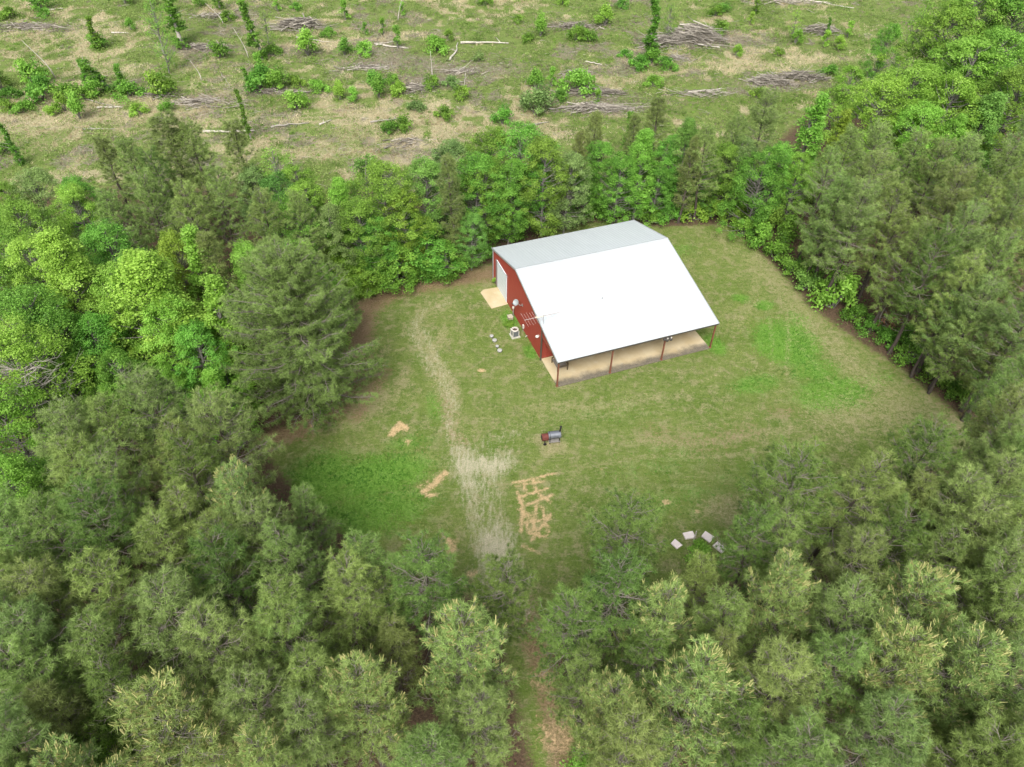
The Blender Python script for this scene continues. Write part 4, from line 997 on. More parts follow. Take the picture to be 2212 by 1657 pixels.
# ------------------------------------------------------------------ loose ground cover
def ground_cover():
    r = np.random.default_rng(77)
    def tufts(n, x0, x1, y0, y1): return r.uniform(x0, x1, n), r.uniform(y0, y1, n)
    def blades(X, Y, h, nper, w, spread, tint):
        n = len(X); B = np.stack([X, Y, ground_z(X, Y)], 1).repeat(nper, 0)
        B[:, :2] += r.normal(size=(n * nper, 2)) * spread * .35
        H = (h if np.ndim(h) else np.full(n, h)).repeat(nper) * r.uniform(.6, 1.25, n * nper)
        d = r.normal(size=(n * nper, 2)) * spread
        a = r.random(n * nper) * 6.28; wv = np.stack([np.cos(a), np.sin(a), 0 * a], 1) * w
        tip = B + np.stack([d[:, 0], d[:, 1], H], 1)
        V = np.stack([B - wv, B + wv, tip], 1).reshape(-1, 3)
        return V, np.arange(len(V)).reshape(-1, 3), (tint.repeat(nper) + r.normal(size=n * nper) * .15).clip(0, 1).repeat(3)
    gm = leafmat('lawn_grass_blades', (.070, .138, .018), (.238, .268, .085), .3, 0, 0)
    lm = leafmat('lush_grass_blades', (.055, .175, .014), (.160, .315, .042), .3, 0, 0)
    tm = leafmat('tall_straw_grass', (.27, .22, .12), (.60, .52, .34), .3, 0, 0)
    wm = leafmat('field_weeds', (.085, .150, .026), (.255, .335, .095), .42, 0, 0)
    bmw = leafmat('brown_field_weeds', (.12, .095, .07), (.30, .245, .18), .25, 0, 0)
    X, Y = tufts(95000, -19, 35, 20, 76)
    k = masks(X, Y); bare = np.maximum.reduce([k['gravel'], k['sand'], k['brown'] * 1.05, k['litter'], k['cut'], k['tan'] * .5])
    lx, ly = (X - 3.8775) * math.cos(.3645) + (Y - 45.92) * math.sin(.3645), -(X - 3.8775) * math.sin(.3645) + (Y - 45.92) * math.cos(.3645)
    out = ~((lx > -.1) & (lx < 15.5) & (ly > -.1) & (ly < 16.9)) & ~((lx > -2.1) & (lx < 0) & (ly > 12.1) & (ly < 15.3))
    keep = (bare + r.random(len(X)) * .5 < .62) & out
    X, Y = X[keep], Y[keep]; lush = k['lush'][keep] + r.normal(size=len(X)) * .15 > .5
    pt = (.40 * vnoise(X, Y, 2.4, 31) + .28 * vnoise(X, Y, .8, 32) + .32 * vnoise(X, Y, 8, 33) - .5) * 2.4 + .42 + .5 * k['tan'][keep]
    pt = np.clip(pt, 0, 1)
    V, F, T = blades(X[~lush], Y[~lush], .085, 3, .02, .07, pt[~lush])
    tag(new('grass', tmesh('lawn_grass', V, F, gm, T)), 'short olive grass of the mown lawn', 'grass', kind='stuff')
    V, F, T = blades(X[lush], Y[lush], .13, 5, .02, .09, pt[lush])
    tag(new('lush_grass', tmesh('lush_grass', V, F, lm, T)), 'lush green grass patches in the lawn', 'grass', kind='stuff')
    # logged field
    X, Y = tufts(120000, -100, 110, 74, 158); k = masks(X, Y)
    f = k['cut'] * (np.abs(X) < Y * .72 + 4) > .5
    X, Y, stw, br = X[f], Y[f], k['straw'][f], k['brush'][f]
    u = r.random(len(X))
    s = u < stw * .6
    V, F, T = blades(X[s], Y[s], .35 * (.5 + vnoise(X[s], Y[s], 2.5, 41)), 7, .02, .22, vnoise(X[s], Y[s], 3, 42))
    tag(new('straw_grass', tmesh('straw_grass', V, F, tm, T)), 'dry straw grass in pale patches on the logged field', 'grass', kind='stuff')
    b = ~s & (u < br * .8 + .1)
    V, F, T = blades(X[b], Y[b], .3, 7, .02, .25, vnoise(X[b], Y[b], 2, 43))
    tag(new('brown_weeds', tmesh('brown_weeds', V, F, bmw, T)), 'brown dead weeds and slash litter on the logged field', 'weeds', kind='stuff')
    w = ~s & ~b
    w &= vnoise(X, Y, 3.2, 45) * .6 + vnoise(X, Y, 1.3, 46) * .4 + r.normal(size=len(X)) * .05 > .45
    n = 7
    C = np.stack([X[w], Y[w], ground_z(X[w], Y[w]) + .05], 1).repeat(n, 0)
    hh = (.25 + .5 * vnoise(X[w], Y[w], 1.8, 47) ** 2).repeat(n)
    C += r.normal(size=C.shape) * [.22, .22, 0]; C[:, 2] += hh * r.random(len(C))
    N = unit(r.normal(size=C.shape) * .6 + [0, 0, .7])
    V, F, T = leaves(C, N, .16, r, (vnoise(X[w], Y[w], 2.2, 48).repeat(n) + r.normal(size=len(C)) * .2).clip(0, 1))
    tag(new('field_weeds', tmesh('field_weeds', V, F, wm, T)), 'green weeds and brambles covering the logged field', 'weeds', kind='stuff')
    X, Y = tufts(26000, -100, 110, 78, 158); k = masks(X, Y)
    f = (k['cut'] > .5) & (np.abs(X) < Y * .72 + 4) & (r.random(len(X)) < .10 + .8 * k['brush'])
    X, Y = X[f], Y[f]; az = r.normal(size=len(X)) * .8 + .1; L = r.uniform(.3, 1.6, len(X))[:, None]
    C = np.stack([X, Y, ground_z(X, Y) + .05 + .2 * r.random(len(X))], 1); D = np.stack([np.cos(az), np.sin(az), r.normal(size=len(X)) * .12], 1)
    V, F = sticks(C - D * L / 2, C + D * L / 2, r.uniform(.015, .04, len(X)), .01, 3)
    tag(new('logging_slash', mesh_np('logging_slash', V, F, [M['stick']], attrs={'tint': (r.random(len(X)) ** 1.3).repeat(6)})), 'fine grey twigs and slash strewn over the logged field', 'slash', kind='stuff')
    X, Y = tufts(7500, -100, 110, 78, 158); k = masks(X, Y)
    f = (k['cut'] > .5) & (np.abs(X) < Y * .72 + 4) & (vnoise(X, Y, 7, 61) * .6 + vnoise(X, Y, 2.5, 62) * .4 + r.normal(size=len(X)) * .07 > .52 + .15 * k['straw'])
    X, Y = X[f], Y[f]; n = 34; R = .25 + .55 * r.random(len(X)) ** 2
    u = unit(r.normal(size=(len(X), n, 3))); u[..., 2] = np.abs(u[..., 2])
    C = np.stack([X, Y, ground_z(X, Y)], 1)[:, None] + u * r.random((len(X), n, 1)) ** .5 * R[:, None, None] * [1, 1, .85]
    N = unit(u * .5 + [0, 0, .5] + r.normal(size=C.shape) * .5).reshape(-1, 3)
    V, F, T = leaves(C.reshape(-1, 3), N, .15, r, (r.random(len(X)).repeat(n) * .8 + r.normal(size=len(X) * n) * .2).clip(0, 1))
    tag(new('brambles', tmesh('brambles', V, F, M['leaf'], T)), 'low leafy brambles scattered over the logged field', 'brambles', kind='stuff')
    # undergrowth beneath the trees
    X, Y = tufts(16000, -60, 75, 4, 82); k = masks(X, Y)
    f = (k['litter'] > .8) & (vnoise(X, Y, 3.5, 51) + r.normal(size=len(X)) * .08 > .46) & (np.abs(X) < Y * .8 + 14)
    X, Y = X[f], Y[f]; n = 16
    C = np.stack([X, Y, 0 * X + .08], 1).repeat(n, 0) + r.normal(size=(len(X) * n, 3)) * [.35, .35, 0]
    C[:, 2] += (.2 + .9 * vnoise(X, Y, 2.4, 52) ** 1.5).repeat(n) * r.random(len(C))
    N = unit(r.normal(size=C.shape) * .55 + [0, 0, .7])
    V, F, T = leaves(C, N, .17, r, (vnoise(X, Y, 2.2, 53).repeat(n) + r.normal(size=len(C)) * .2).clip(0, 1))
    tag(new('undergrowth', tmesh('undergrowth', V, F, leafmat('undergrowth_leaves', (.050, .095, .016), (.120, .200, .035), .35, 0, 0), T)), 'leafy undergrowth on the forest floor', 'undergrowth', kind='stuff')


# ------------------------------------------------------------------ the barn
def barn():
    YAW, L, D1, DR, DB, HF, HR, HB = .3645, 15.37, 3.72, 10.19, 16.69, 3.05, 5.56, 3.73
    ROOT = empty('red_barn', (3.8775, 45.92, 0), YAW)
    tag(ROOT, 'red metal barn with white roof and open porch on the front', 'barn')
    def zr(b): return HF + (HR - HF) * b / DR if b < DR else HR + (HB - HR) * (b - DR) / (DB - DR)
    # materials
    def red():
        t = NT('red_metal_siding'); p = t.objco()
        n = t.noise(p, .8, 5); s = t.n('ShaderNodeMapping'); t.set(s.inputs[0], p); s.inputs['Scale'].default_value = (1.5, 1.5, .12)
        st = t.noise(s.outputs[0], 3.5, 5, .6)
        c = t.mix(n, (.200, .030, .021), (.240, .044, .031)); c = t.mix(t.math('MULTIPLY', t.step(st, .5, .75), .4), c, (.26, .068, .052))
        t.bsdf(c, .5, 0, .35); return t.m
    def roofm():
        t = NT('white_metal_roof'); p = t.objco()
        s = t.n('ShaderNodeMapping'); t.set(s.inputs[0], p); s.inputs['Scale'].default_value = (1.6, .22, .22)
        c = t.mix(t.step(t.noise(s.outputs[0], 1.6, 5), .3, .8), (.385, .415, .425), (.362, .392, .402))
        c = t.mix(t.math('MULTIPLY', t.step(t.noise(p, 2.2, 6, .7), .66, .8), .18), c, (.38, .39, .38))
        t.bsdf(c, .42, .1, .5); return t.m
    def conc():
        t = NT('stained_concrete'); p = t.objco()
        sx = t.n('ShaderNodeSeparateXYZ'); t.set(sx.inputs[0], p)
        c = t.mix(t.step(t.noise(p, .55, 5), .3, .7), (.34, .27, .150), (.41, .345, .225))
        c = t.mix(t.math('MULTIPLY', t.step(t.noise(p, 1.9, 6, .65), .55, .75), .5), c, (.42, .39, .32))
        edge = t.math('ADD', sx.outputs[1], t.math('MULTIPLY', t.noise(p, .7, 6, .65), 1.7))       # mildew along the rain-wet front edge
        c = t.mix(t.math('MULTIPLY', t.step(edge, 1.95, 1.0), .92), c, t.mix(t.noise(p, 5, 5), (.028, .026, .022), (.10, .09, .075)))
        c = t.mix(t.math('MULTIPLY', t.step(t.noise(p, 16, 4), .35, .7), .2), c, (.42, .36, .25))
        t.bsdf(c, .85, 0, .25, t.bump(t.noise(p, 30, 3), .2, .01)); return t.m
    RED, ROOF, CONC = red(), roofm(), conc()
    TRIM = plain('grey_trim', (.30, .31, .31), .45, .3, .4, .1)
    DTRIM = plain('dark_bronze_trim', (.075, .068, .058), .5, .2, .3, .15)
    POST = plain('rusty_red_post', (.155, .060, .036), .6, 0, .3, .3, 2)
    WHITE = plain('white_door_paint', (.50, .54, .56), .45, 0, .4, .05)
    DARK = plain('dark_gap', (.05, .045, .05), .8)

    def panel(stations, zlo, flip, axis):
        """ribbed sheet: stations along the wall; axis 'b' runs in y at x = off, axis 'a' runs in x at y = off"""
        pass
    def ribbed(name, s0, s1, lo, hi, axis, off, outward):
        st = []
        s = s0; pitch = .2286
        while s < s1 - 1e-6:
            for ds, d in ((0, 0), (.10, 0), (.125, .024), (.185, .024), (.21, 0)):
                if s + ds < s1: st.append((s + ds, d))
            s += pitch
        st.append((s1, 0))
        br = [DR] if axis == 'b' and s0 < DR < s1 else []
        for x in br: st.append((x, 0))
        st.sort()
        v, f = [], []
        for q, d in st:
            for z in (lo(q), hi(q)):
                v.append((off + outward * d, q, z) if axis == 'b' else (q, off + outward * d, z))
        n = len(st)
        for q, d in st:      # inner skin
            for z in (lo(q), hi(q)):
                v.append((off - outward * .05, q, z) if axis == 'b' else (q, off - outward * .05, z))
        for i in range(n - 1):
            a = 2 * i; f.append((a, a + 2, a + 3, a + 1)); c = a + 2 * n; f.append((c, c + 1, c + 3, c + 2))
            f.append((a, c, c + 2, a + 2)); f.append((a + 1, a + 3, c + 3, c + 1))
        m = MB(); m.add(v, f); return m.obj(name, RED, ROOT)
    ztop = lambda q: zr(q) - .06
    ribbed('gable_wall', D1 + .02, DB - .08, lambda q: .02, ztop, 'b', 0.0, -1)
    ribbed('gable_wall', D1 + .02, DB - .08, lambda q: .02, ztop, 'b', L, 1)
    ribbed('gable_panel', .08, D1 - .1, lambda q: 2.86, ztop, 'b', 0.0, -1)
    ribbed('gable_panel', .08, D1 - .1, lambda q: 2.86, ztop, 'b', L, 1)
    ribbed('back_wall', .06, L - .06, lambda q: .02, lambda q: HB - .1, 'a', DB - .03, 1)
    ribbed('porch_wall', .12, L - .12, lambda q: .11, lambda q: zr(D1) - .1, 'a', D1 + .05, -1)
    MB().bar((0, .05, 2.80), (0, D1 - .08, 2.80), .07, .09).obj('header_trim', POST, ROOT)
    MB().bar((L, .05, 2.80), (L, D1 - .08, 2.80), .07, .09).obj('header_trim', POST, ROOT)
    for x, nm in ((-.03, 'corner_trim'), (L + .03, 'corner_trim')):
        MB().box(x - .05, D1 - .1, .01, x + .05, D1 + .015, zr(D1) - .1).obj(nm, DTRIM, ROOT)
        MB().box(x - .045, DB - .08, .01, x + .045, DB + .05, HB - .08).obj(nm, TRIM, ROOT)
    # roof
    def slope(name, b0, z0, b1, z1):
        m = MB(); o = .10
        m.add([(-o, b0, z0), (L + o, b0, z0), (L + o, b1, z1), (-o, b1, z1), (-o, b0, z0 - .05), (L + o, b0, z0 - .05), (L + o, b1, z1 - .05), (-o, b1, z1 - .05)],
              [(0, 1, 2, 3), (7, 6, 5, 4), (0, 4, 5, 1), (1, 5, 6, 2), (2, 6, 7, 3), (3, 7, 4, 0)])
        x = .0
        while x < L:
            m.add([(x - .03, b0 + .01, z0 + .001), (x + .03, b0 + .01, z0 + .001), (x + .03, b1, z1 + .001), (x - .03, b1, z1 + .001),
                   (x - .015, b0 + .01, z0 + .016), (x + .015, b0 + .01, z0 + .016), (x + .015, b1, z1 + .016), (x - .015, b1, z1 + .016)],
                  [(4, 5, 6, 7), (0, 1, 5, 4), (1, 2, 6, 5), (2, 3, 7, 6), (3, 0, 4, 7)]); x += .3048
        return m.obj(name, ROOF, ROOT)
    slope('roof_slope', -.12, HF - .03, DR, HR)
    slope('roof_slope', DR + .004, HR, DB + .12, HB - .034)
    MB().add([(-.11, DR - .17, HR - .012), (L + .11, DR - .17, HR - .012), (L + .11, DR, HR + .045), (-.11, DR, HR + .045), (-.11, DR + .17, HR - .016), (L + .11, DR + .17, HR - .016)],
             [(0, 1, 2, 3), (3, 2, 5, 4), (0, 3, 4), (1, 5, 2), (0, 4, 5, 1)]).obj('ridge_cap', plain('ridge_cap_metal', (.36, .38, .39), .4, .2, .5, .06), ROOT)
    for x in (-.125, L + .125):
        m = MB(); m.bar((x, -.13, HF - .06), (x, DR, HR - .035), .05, .17); m.bar((x, DR, HR - .035), (x, DB + .13, HB - .07), .05, .17); m.obj('rake_trim', TRIM, ROOT)
    MB().box(-.1, -.16, HF - .17, L + .1, -.125, HF - .045).obj('eave_trim', DTRIM, ROOT)
    MB().box(-.1, DB + .125, HB - .17, L + .1, DB + .16, HB - .05).obj('eave_trim', TRIM, ROOT)
    MB().box(0, -.02, HF - .28, L, .1, HF - .1).obj('porch_beam', POST, ROOT)
    for i in range(4):
        x = min(max(L * i / 3, .05), L - .05)
        m = MB().box(x - .055, -.02, .0, x + .055, .09, HF - .285); m.box(x - .11, -.08, .095, x + .11, .15, .115); m.obj('post', POST, ROOT)
    MB().box(.06, -.06, -.1, L - .12, D1 + .04, .1).obj('porch_slab', CONC, ROOT, bevel=.015)
    MB().add([(-1.98, 14.95, .04), (-1.78, 12.15, .04), (-.03, 12.3, .04), (-.03, 15.2, .04), (-1.5, 15.3, .04), (-1.98, 14.95, -.1), (-1.78, 12.15, -.1), (-.03, 12.3, -.1), (-.03, 15.2, -.1), (-1.5, 15.3, -.1)],
             [(0, 1, 2, 3, 4), (9, 8, 7, 6, 5), (0, 5, 6, 1), (1, 6, 7, 2), (2, 7, 8, 3), (3, 8, 9, 4), (4, 9, 5, 0)]).obj('door_apron', CONC, ROOT)
    m = MB()
    for i in range(6): m.box(-.075, 12.72, .03 + .515 * i, -.03, 15.3, .03 + .515 * i + .507)
    door = m.obj('roller_door', WHITE, ROOT, bevel=.006)
    m = MB(); m.box(-.10, 12.64, .02, -.026, 12.715, 3.2); m.box(-.10, 12.64, 3.125, -.026, 15.38, 3.2); m.obj('door_frame', WHITE, door)
    m = MB(); m.box(-.10, 15.305, .02, -.026, 15.7, 3.12); m.obj('door_jamb', plain('grey_jamb', (.20, .15, .15), .5), door)
    W = lambda a, b, z: ROOT.matrix_world @ Vector((a, b, z))
    bpy.context.view_layer.update()
    def top(name, a, b, z, label, cat, rz=0, group=None):
        p = W(a, b, z); o = empty(name, p, YAW + rz); tag(o, label, cat, group); return o
    MB().lathe([(.05, -.05), (.05, .08), (.075, .09), (.065, .13), (.01, .14)], 12, Matrix.Translation((6.3, 5.1, zr(5.1)))).obj('roof_vent', TRIM, ROOT)
    # satellite dish on the side wall
    o = top('satellite_dish', -.02, 8.5, 2.7, 'grey satellite dish on the red side wall', 'satellite dish')
    STEEL, PALE, GREY = plain('galvanised_steel', (.36, .36, .36), .4, .6), plain('pale_plastic', (.66, .63, .58), .5), plain('dish_grey', (.22, .24, .245), .5, 0, .4, .05)
    ax = Matrix.Translation((-.5, .25, .25)) @ Vector((-.75, -.35, .60)).to_track_quat('Z', 'Y').to_matrix().to_4x4()
    prof = [(.30 * t, .30 * t * t * .38) for t in np.linspace(.02, 1, 9)] + [(.305, .11), (.30, .10)] + [(.29 * t, .29 * t * t * .38 - .02) for t in np.linspace(1, .02, 7)]
    MB().lathe(prof, 28, ax).obj('reflector', GREY, o, smooth=True)
    MB().tube([(0, 0, 0), (-.22, 0, .02), (-.42, .2, .2)], .03, 8).obj('mount_arm', STEEL, o)
    m = MB().tube([ax @ Vector((0, -.4, .1)), ax @ Vector((0, -.2, .48))], .014, 6); m.tube([ax @ Vector((0, -.22, .44)), ax @ Vector((0, -.14, .54))], .045, 8); m.obj('feed_horn', plain('dark_lnb', (.08, .08, .09), .5), o)
    MB().box(-.02, -.09, -.12, .02, .09, .12).obj('wall_plate', STEEL, o)
    # rooftop television antenna
    o = top('tv_antenna', .12, 3.85, zr(3.85), 'long spiky television antenna on the left roof edge', 'antenna', .0)
    AL = plain('pale_aluminium', (.40, .34, .32), .4, .3)
    z0 = .95
    MB().tube([(0, 0, 0), (0, 0, z0 + .12)], .022, 8).obj('mast', STEEL, o)
    MB().bar((-1.78, 0, z0), (1.5, -.0, z0), .035, .035).obj('boom', AL, o)
    m = MB()
    for a, h in ((-1.75, .95), (-1.52, .80), (-1.28, .90), (-1.02, .78), (-.78, .86), (-.52, .72), (-.26, .66)): m.tube([(a, -h, z0 + .03), (a, h, z0 + .03)], .011, 5)
    for a in np.arange(0, 1.45, .16): m.tube([(a, -.16, z0 + .03), (a, .16, z0 + .03)], .007, 5)
    m.tube([(.45, 0, z0), (.75, .42, z0 + .25)], .01, 5); m.tube([(.45, 0, z0), (.75, -.42, z0 + .05)], .01, 5)
    m.obj('elements', AL, o)
    MB().box(-.75, -.06, z0 - .02, -.05, .06, z0 + .06).obj('balun_box', plain('tan_plastic', (.52, .46, .36), .6), o)
    # air conditioning condenser
    o = top('air_conditioner', -1.05, 7.62, .0, 'round-topped air conditioner unit on a pale pad', 'air conditioner'); o.scale = (.82, .82, .92)
    MB().box(-.52, -.52, -.05, .52, .52, .09).obj('pad', plain('pale_pad', (.32, .315, .26), .8), o, bevel=.02)
    MB().box(-.34, -.34, .09, .34, .34, .80).obj('coil_housing', plain('dark_grille', (.095, .105, .11), .6), o, bevel=.06)
    WP = plain('beige_white_metal', (.42, .40, .35), .5, 0, .3, .06)
    for sx in (-1, 1):
        for sy in (-1, 1): MB().box(sx * .36 - .04, sy * .36 - .04, .09, sx * .36 + .04, sy * .36 + .04, .80).obj('corner_post', WP, o)
    MB().lathe([(.27, .80), (.42, .80), (.44, .84), (.42, .90), (.30, .915), (.27, .88), (.27, .80)], 12).obj('top_ring', WP, o)
    m = MB()
    for k in range(5): t = k * 1.2566; m.bar((0, 0, .84), (.25 * math.cos(t), .25 * math.sin(t), .84), .11, .015)
    m.obj('fan', plain('brown_fan', (.12, .075, .06), .6), o)
    # small wall services
    o = top('utility_box', -.62, 10.05, 0, 'beige utility box on the grass by the wall', 'utility box')
    MB().box(-.22, -.24, 0, .22, .24, .36).obj('cabinet', plain('beige_box', (.30, .265, .19), .7), o, bevel=.03)
    MB().box(-.25, -.27, .365, .25, .27, .41).obj('lid', plain('beige_lid', (.33, .30, .22), .7), o, bevel=.02)
    o = top('vent_pipe', -.22, 10.3, 0, 'white-capped pipe standing against the red wall', 'pipe')
    MB().tube([(0, 0, 0), (0, 0, .95)], .04, 8).obj('pipe', plain('grey_pipe', (.22, .24, .22), .5), o)
    MB().tube([(0, 0, .95), (0, 0, 1.02), (0, 0, 1.22), (0, 0, 1.25)], [.05, .11, .11, .06], 10).obj('cap', WP, o)
    o = top('meter_box', -.04, 7.95, .42, 'small white box fixed low on the red wall', 'meter box')
    MB().box(-.14, -.10, 0, .02, .10, .38).obj('case', WP, o, bevel=.015); MB().tube([(-.05, 0, 0), (-.05, 0, -.42)], .02, 6).obj('conduit', GREY, o)
    o = top('hose_bib', -.05, 6.95, .25, 'tiny white tap on the wall right of the air conditioner', 'tap')
    MB().tube([(.02, 0, 0), (-.16, 0, 0), (-.2, 0, -.09)], .03, 8).obj('spout', WP, o); MB().tube([(-.1, -.06, .06), (-.1, .06, .06)], .03, 6).obj('tap_handle', WP, o)
    o = top('wall_lamp', -.03, 4.35, 2.35, 'white lamp on the red wall near the porch corner', 'lamp')
    MB().box(-.06, -.07, -.07, .01, .07, .07).obj('lamp_base', WP, o); MB().lathe([(.03, .08), (.11, .05), (.16, -.06), (.14, -.07), (.02, .03)], 16, Matrix.Translation((-.17, 0, 0))).obj('lamp_shade', plain('lamp_white', (.55, .53, .5), .4), o, smooth=True)
    # twin flood lamp under the eave at the third post
    o = top('flood_light', L * 2 / 3, -.16, HF - .33, 'dark twin flood light under the eave at the third post', 'lamp')
    DK = plain('dark_fixture', (.06, .055, .05), .5)
    MB().box(-.32, -.08, -.12, .52, .12, .05).obj('bracket', DK, o, bevel=.02)
    for a in (.02, .38):
        q = MB(); q.lathe([(.05, .0), (.12, -.05), (.14, -.2), (.12, -.2), (.03, -.05)], 14, Matrix.Translation((a, -.16, .02)) @ Matrix.Rotation(.6, 4, 'X')); h = q.obj('lamp_head', DK, o, smooth=True)
        MB().box(a - .05, -.16, .06, a + .05, -.06, .16).obj('lamp_cap', WP, h)
    # low wooden bench on the slab
    o = top('wooden_bench', 1.25, 2.3, .1, 'grey wooden bench with dark rails on the porch slab by the left post', 'bench')
    GW, DW = plain('grey_boards', (.15, .135, .115), .8, 0, .2, .25, 5), plain('dark_boards', (.075, .058, .035), .8, 0, .2, .3, 5)
    m = MB()
    for k in range(6): m.box(-.5 + .16 * k, -.62, .38, -.35 + .16 * k, .62, .42)
    m.obj('seat', GW, o)
    m = MB()
    for z in (.50, .64, .78): m.bar((.5, -.7, z), (.55, .7, z), .04, .1)
    m.obj('backrest', DW, o)
    for sy in (-1, 1): MB().box(-.52, sy * .68 - .035, .55, .5, sy * .68 + .035, .62).obj('armrest', DW, o)
    for sx in (-.48, .46):
        for sy in (-.66, .66): MB().box(sx - .04, sy - .04, 0, sx + .04, sy + .04, .55 if sx < 0 else .88).obj('leg', DW, o)


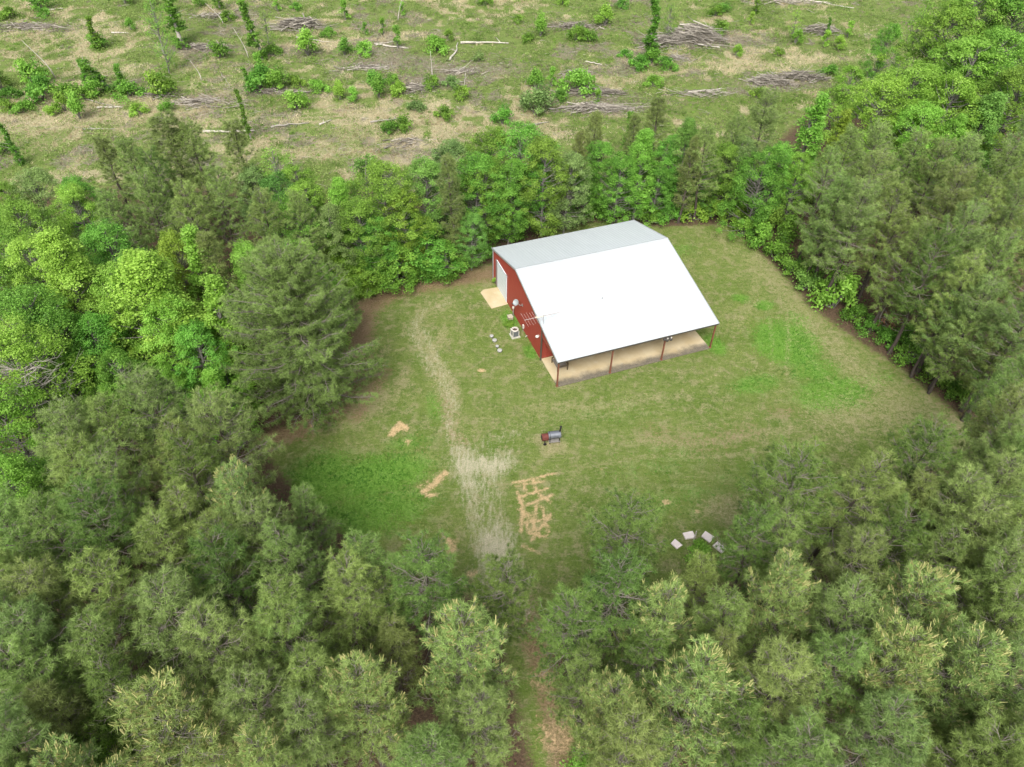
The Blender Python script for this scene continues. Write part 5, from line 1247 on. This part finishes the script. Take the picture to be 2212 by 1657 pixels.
def yard_things():
    # barrel smoker on the lawn
    x, y = at(1186, 955)
    o = empty('barrel_smoker', (x, y, 0), .17); tag(o, 'grey barrel smoker with red rusty firebox on the lawn', 'smoker grill')
    GREY = plain('weathered_grey_steel', (.125, .135, .155), .5, .4, .4, .25, 4); RUST = plain('rusty_red_steel', (.10, .030, .024), .8, 0, .2, .45, 6); BLK = plain('sooty_black_steel', (.022, .020, .020), .6, .2)
    X = Matrix.Rotation(math.pi / 2, 4, 'Y')
    MB().lathe([(.02, -.1), (.30, -.1), (.31, -.06), (.31, .86), (.30, .9), (.02, .9)], 24, Matrix.Translation((0, 0, .82)) @ X).obj('barrel', GREY, o, smooth=False)
    MB().lathe([(.312, -.02), (.322, -.02), (.322, .02), (.312, .02)], 24, Matrix.Translation((.0, 0, .82)) @ X).obj('barrel_band', BLK, o)
    m = MB().tube([(.1, -.335, .86), (.1, -.39, .86), (.62, -.39, .86), (.62, -.335, .86)], .014, 6); m.obj('lid_handle', BLK, o)
    MB().lathe([(.02, -.62), (.29, -.62), (.30, -.58), (.30, -.12), (.29, -.105), (.02, -.105)], 20, Matrix.Translation((0, 0, .66)) @ X).obj('firebox', RUST, o)
    MB().box(-.66, -.16, .54, -.625, .16, .78).obj('firebox_door', BLK, o, bevel=.01)
    m = MB().tube([(.80, .05, 1.05), (.86, .05, 1.2), (.90, .05, 1.62)], [.075, .075, .07], 12); m.tube([(.90, .05, 1.62), (.905, .05, 1.66)], [.1, .1], 12); m.obj('chimney', BLK, o)
    for sx in (.02, .78):
        for sy in (-.22, .22): MB().bar((sx, sy, 0), (sx, sy * .9, .62), .045, .045).obj('leg', BLK, o)
    MB().box(-.05, -.28, .2, .85, .28, .23).obj('lower_shelf', plain('pale_shelf', (.17, .16, .145), .8), o)
    for sy in (-.3, .3): MB().lathe([(.02, -.03), (.13, -.03), (.14, 0), (.13, .03), (.02, .03)], 16, Matrix.Translation((-.4, sy, .14)) @ Matrix.Rotation(math.pi / 2, 4, 'X')).obj('wheel', BLK, o)
    MB().bar((-.4, -.3, .14), (-.4, .3, .14), .03, .03).obj('axle', BLK, o)
    for sy in (-.2, .2): MB().bar((-.4, sy, .14), (-.35, sy, .5), .035, .035).obj('leg', BLK, o)
    # pale concrete slabs in a ring
    SL = plain('pinkish_white_concrete', (.52, .46, .44), .85, 0, .2, .12, 3, .3)
    slabs = [([(11.55, 30.10), (11.89, 30.47), (12.36, 29.95), (11.92, 29.62)], 'white concrete slab, leftmost of the ring round the bush'),
             ([(12.52, 30.98), (13.27, 31.17), (13.44, 30.60), (12.66, 30.46)], 'white concrete slab at the upper left of the ring'),
             ([(13.84, 30.75), (14.2, 31.19), (14.80, 30.66), (14.33, 30.20)], 'white concrete slab at the upper right of the ring'),
             ([(14.50, 29.95), (14.92, 30.32), (15.46, 29.72), (15.05, 29.35)], 'white concrete slab, rightmost, half hidden by pine boughs')]
    for pts, lab in slabs:
        cx, cy = sum(p[0] for p in pts) / 4, sum(p[1] for p in pts) / 4
        v = [(p[0] - cx, p[1] - cy, z) for z in (-.04, .11) for p in pts]
        q = MB().add(v, [(3, 2, 1, 0), (4, 5, 6, 7), (0, 1, 5, 4), (1, 2, 6, 5), (2, 3, 7, 6), (3, 0, 4, 7)]).obj('concrete_slab', SL, bevel=.015)
        q.location = (cx, cy, 0); tag(q, lab, 'slab', 'white slabs in a ring', 'thing')
    x, y = at(1498, 1168)
    q = MB().tube([(0, 0, -.05), (.03, -.02, .6), (.02, .05, 1.1)], [.06, .05, .05], 8).obj('wooden_stake', M['deadpale']); q.location = (x, y, 0); tag(q, 'short pale stake beside the bush in the slab ring', 'stake')
    # round tank covers
    PC = plain('pale_round_cover', (.27, .27, .25), .7, 0, .3, .1); DC = plain('dark_riser', (.10, .10, .095), .8)
    for (px, py), lab, r in (((1062, 728), 'white round tank cover, farthest of four in the grass', .22), ((1068.5, 737), 'white round tank cover, second farthest of four', .26),
                             ((1074, 750), 'small white round tank cover, third of four', .19), ((1079.5, 759), 'white round tank cover, nearest of four in the grass', .27)):
        x, y = at(px, py)
        o = empty('tank_cover', (x, y, 0)); r *= .8; tag(o, lab, 'tank cover', 'round tank covers beside the barn')
        MB().lathe([(r * .95, -.05), (r * .95, .13)], 20).obj('riser', DC, o)
        MB().lathe([(r * .9, .13), (r * 1.08, .13), (r * 1.08, .17), (r * .8, .21), (.01, .22)], 20).obj('lid', PC, o, smooth=False)


# ------------------------------------------------------------------ light
def light():
    EL, AZ = rad(50), rad(190)          # sun behind the camera, a little to its left
    w = bpy.data.worlds.new("World"); scene.world = w; w.use_nodes = True
    nt = w.node_tree; nt.nodes.clear()
    sky = nt.nodes.new('ShaderNodeTexSky'); sky.sky_type = 'NISHITA'; sky.sun_disc = False
    sky.sun_elevation = EL; sky.sun_rotation = AZ; sky.air_density = 1.0; sky.dust_density = 4.0; sky.ozone_density = 1.0
    hs = nt.nodes.new('ShaderNodeHueSaturation'); hs.inputs['Saturation'].default_value = .30
    bg = nt.nodes.new('ShaderNodeBackground'); bg.inputs[1].default_value = .14
    out = nt.nodes.new('ShaderNodeOutputWorld')
    nt.links.new(sky.outputs[0], hs.inputs['Color']); nt.links.new(hs.outputs[0], bg.inputs[0]); nt.links.new(bg.outputs[0], out.inputs[0])
    ld = bpy.data.lights.new('sun', 'SUN'); ld.energy = 2.1; ld.angle = rad(30); ld.color = (1, .96, .90)
    s = bpy.data.objects.new('sun', ld); COL.objects.link(s)
    d = Vector((math.sin(AZ) * math.cos(EL), math.cos(AZ) * math.cos(EL), math.sin(EL)))
    s.rotation_euler = d.to_track_quat('Z', 'Y').to_euler()
    s.location = (0, -50, 100)
    scene.view_settings.view_transform = 'Standard'; scene.view_settings.look = 'None'
    scene.view_settings.exposure = 1.2; scene.view_settings.gamma = 1
    scene.view_settings.use_curve_mapping = False
    scene.render.engine = 'CYCLES'
    c = scene.cycles; c.max_bounces = 8; c.diffuse_bounces = 5; c.glossy_bounces = 2; c.transmission_bounces = 6; c.transparent_max_bounces = 4
    c.use_adaptive_sampling = False
    c.use_denoising = True; c.denoiser = 'OPENIMAGEDENOISE'; c.denoising_input_passes = 'RGB_ALBEDO_NORMAL'; c.denoising_prefilter = 'ACCURATE'


ground()
barn()
yard_things()
forest()
shrubs()
dead_wood()
ground_cover()
light()
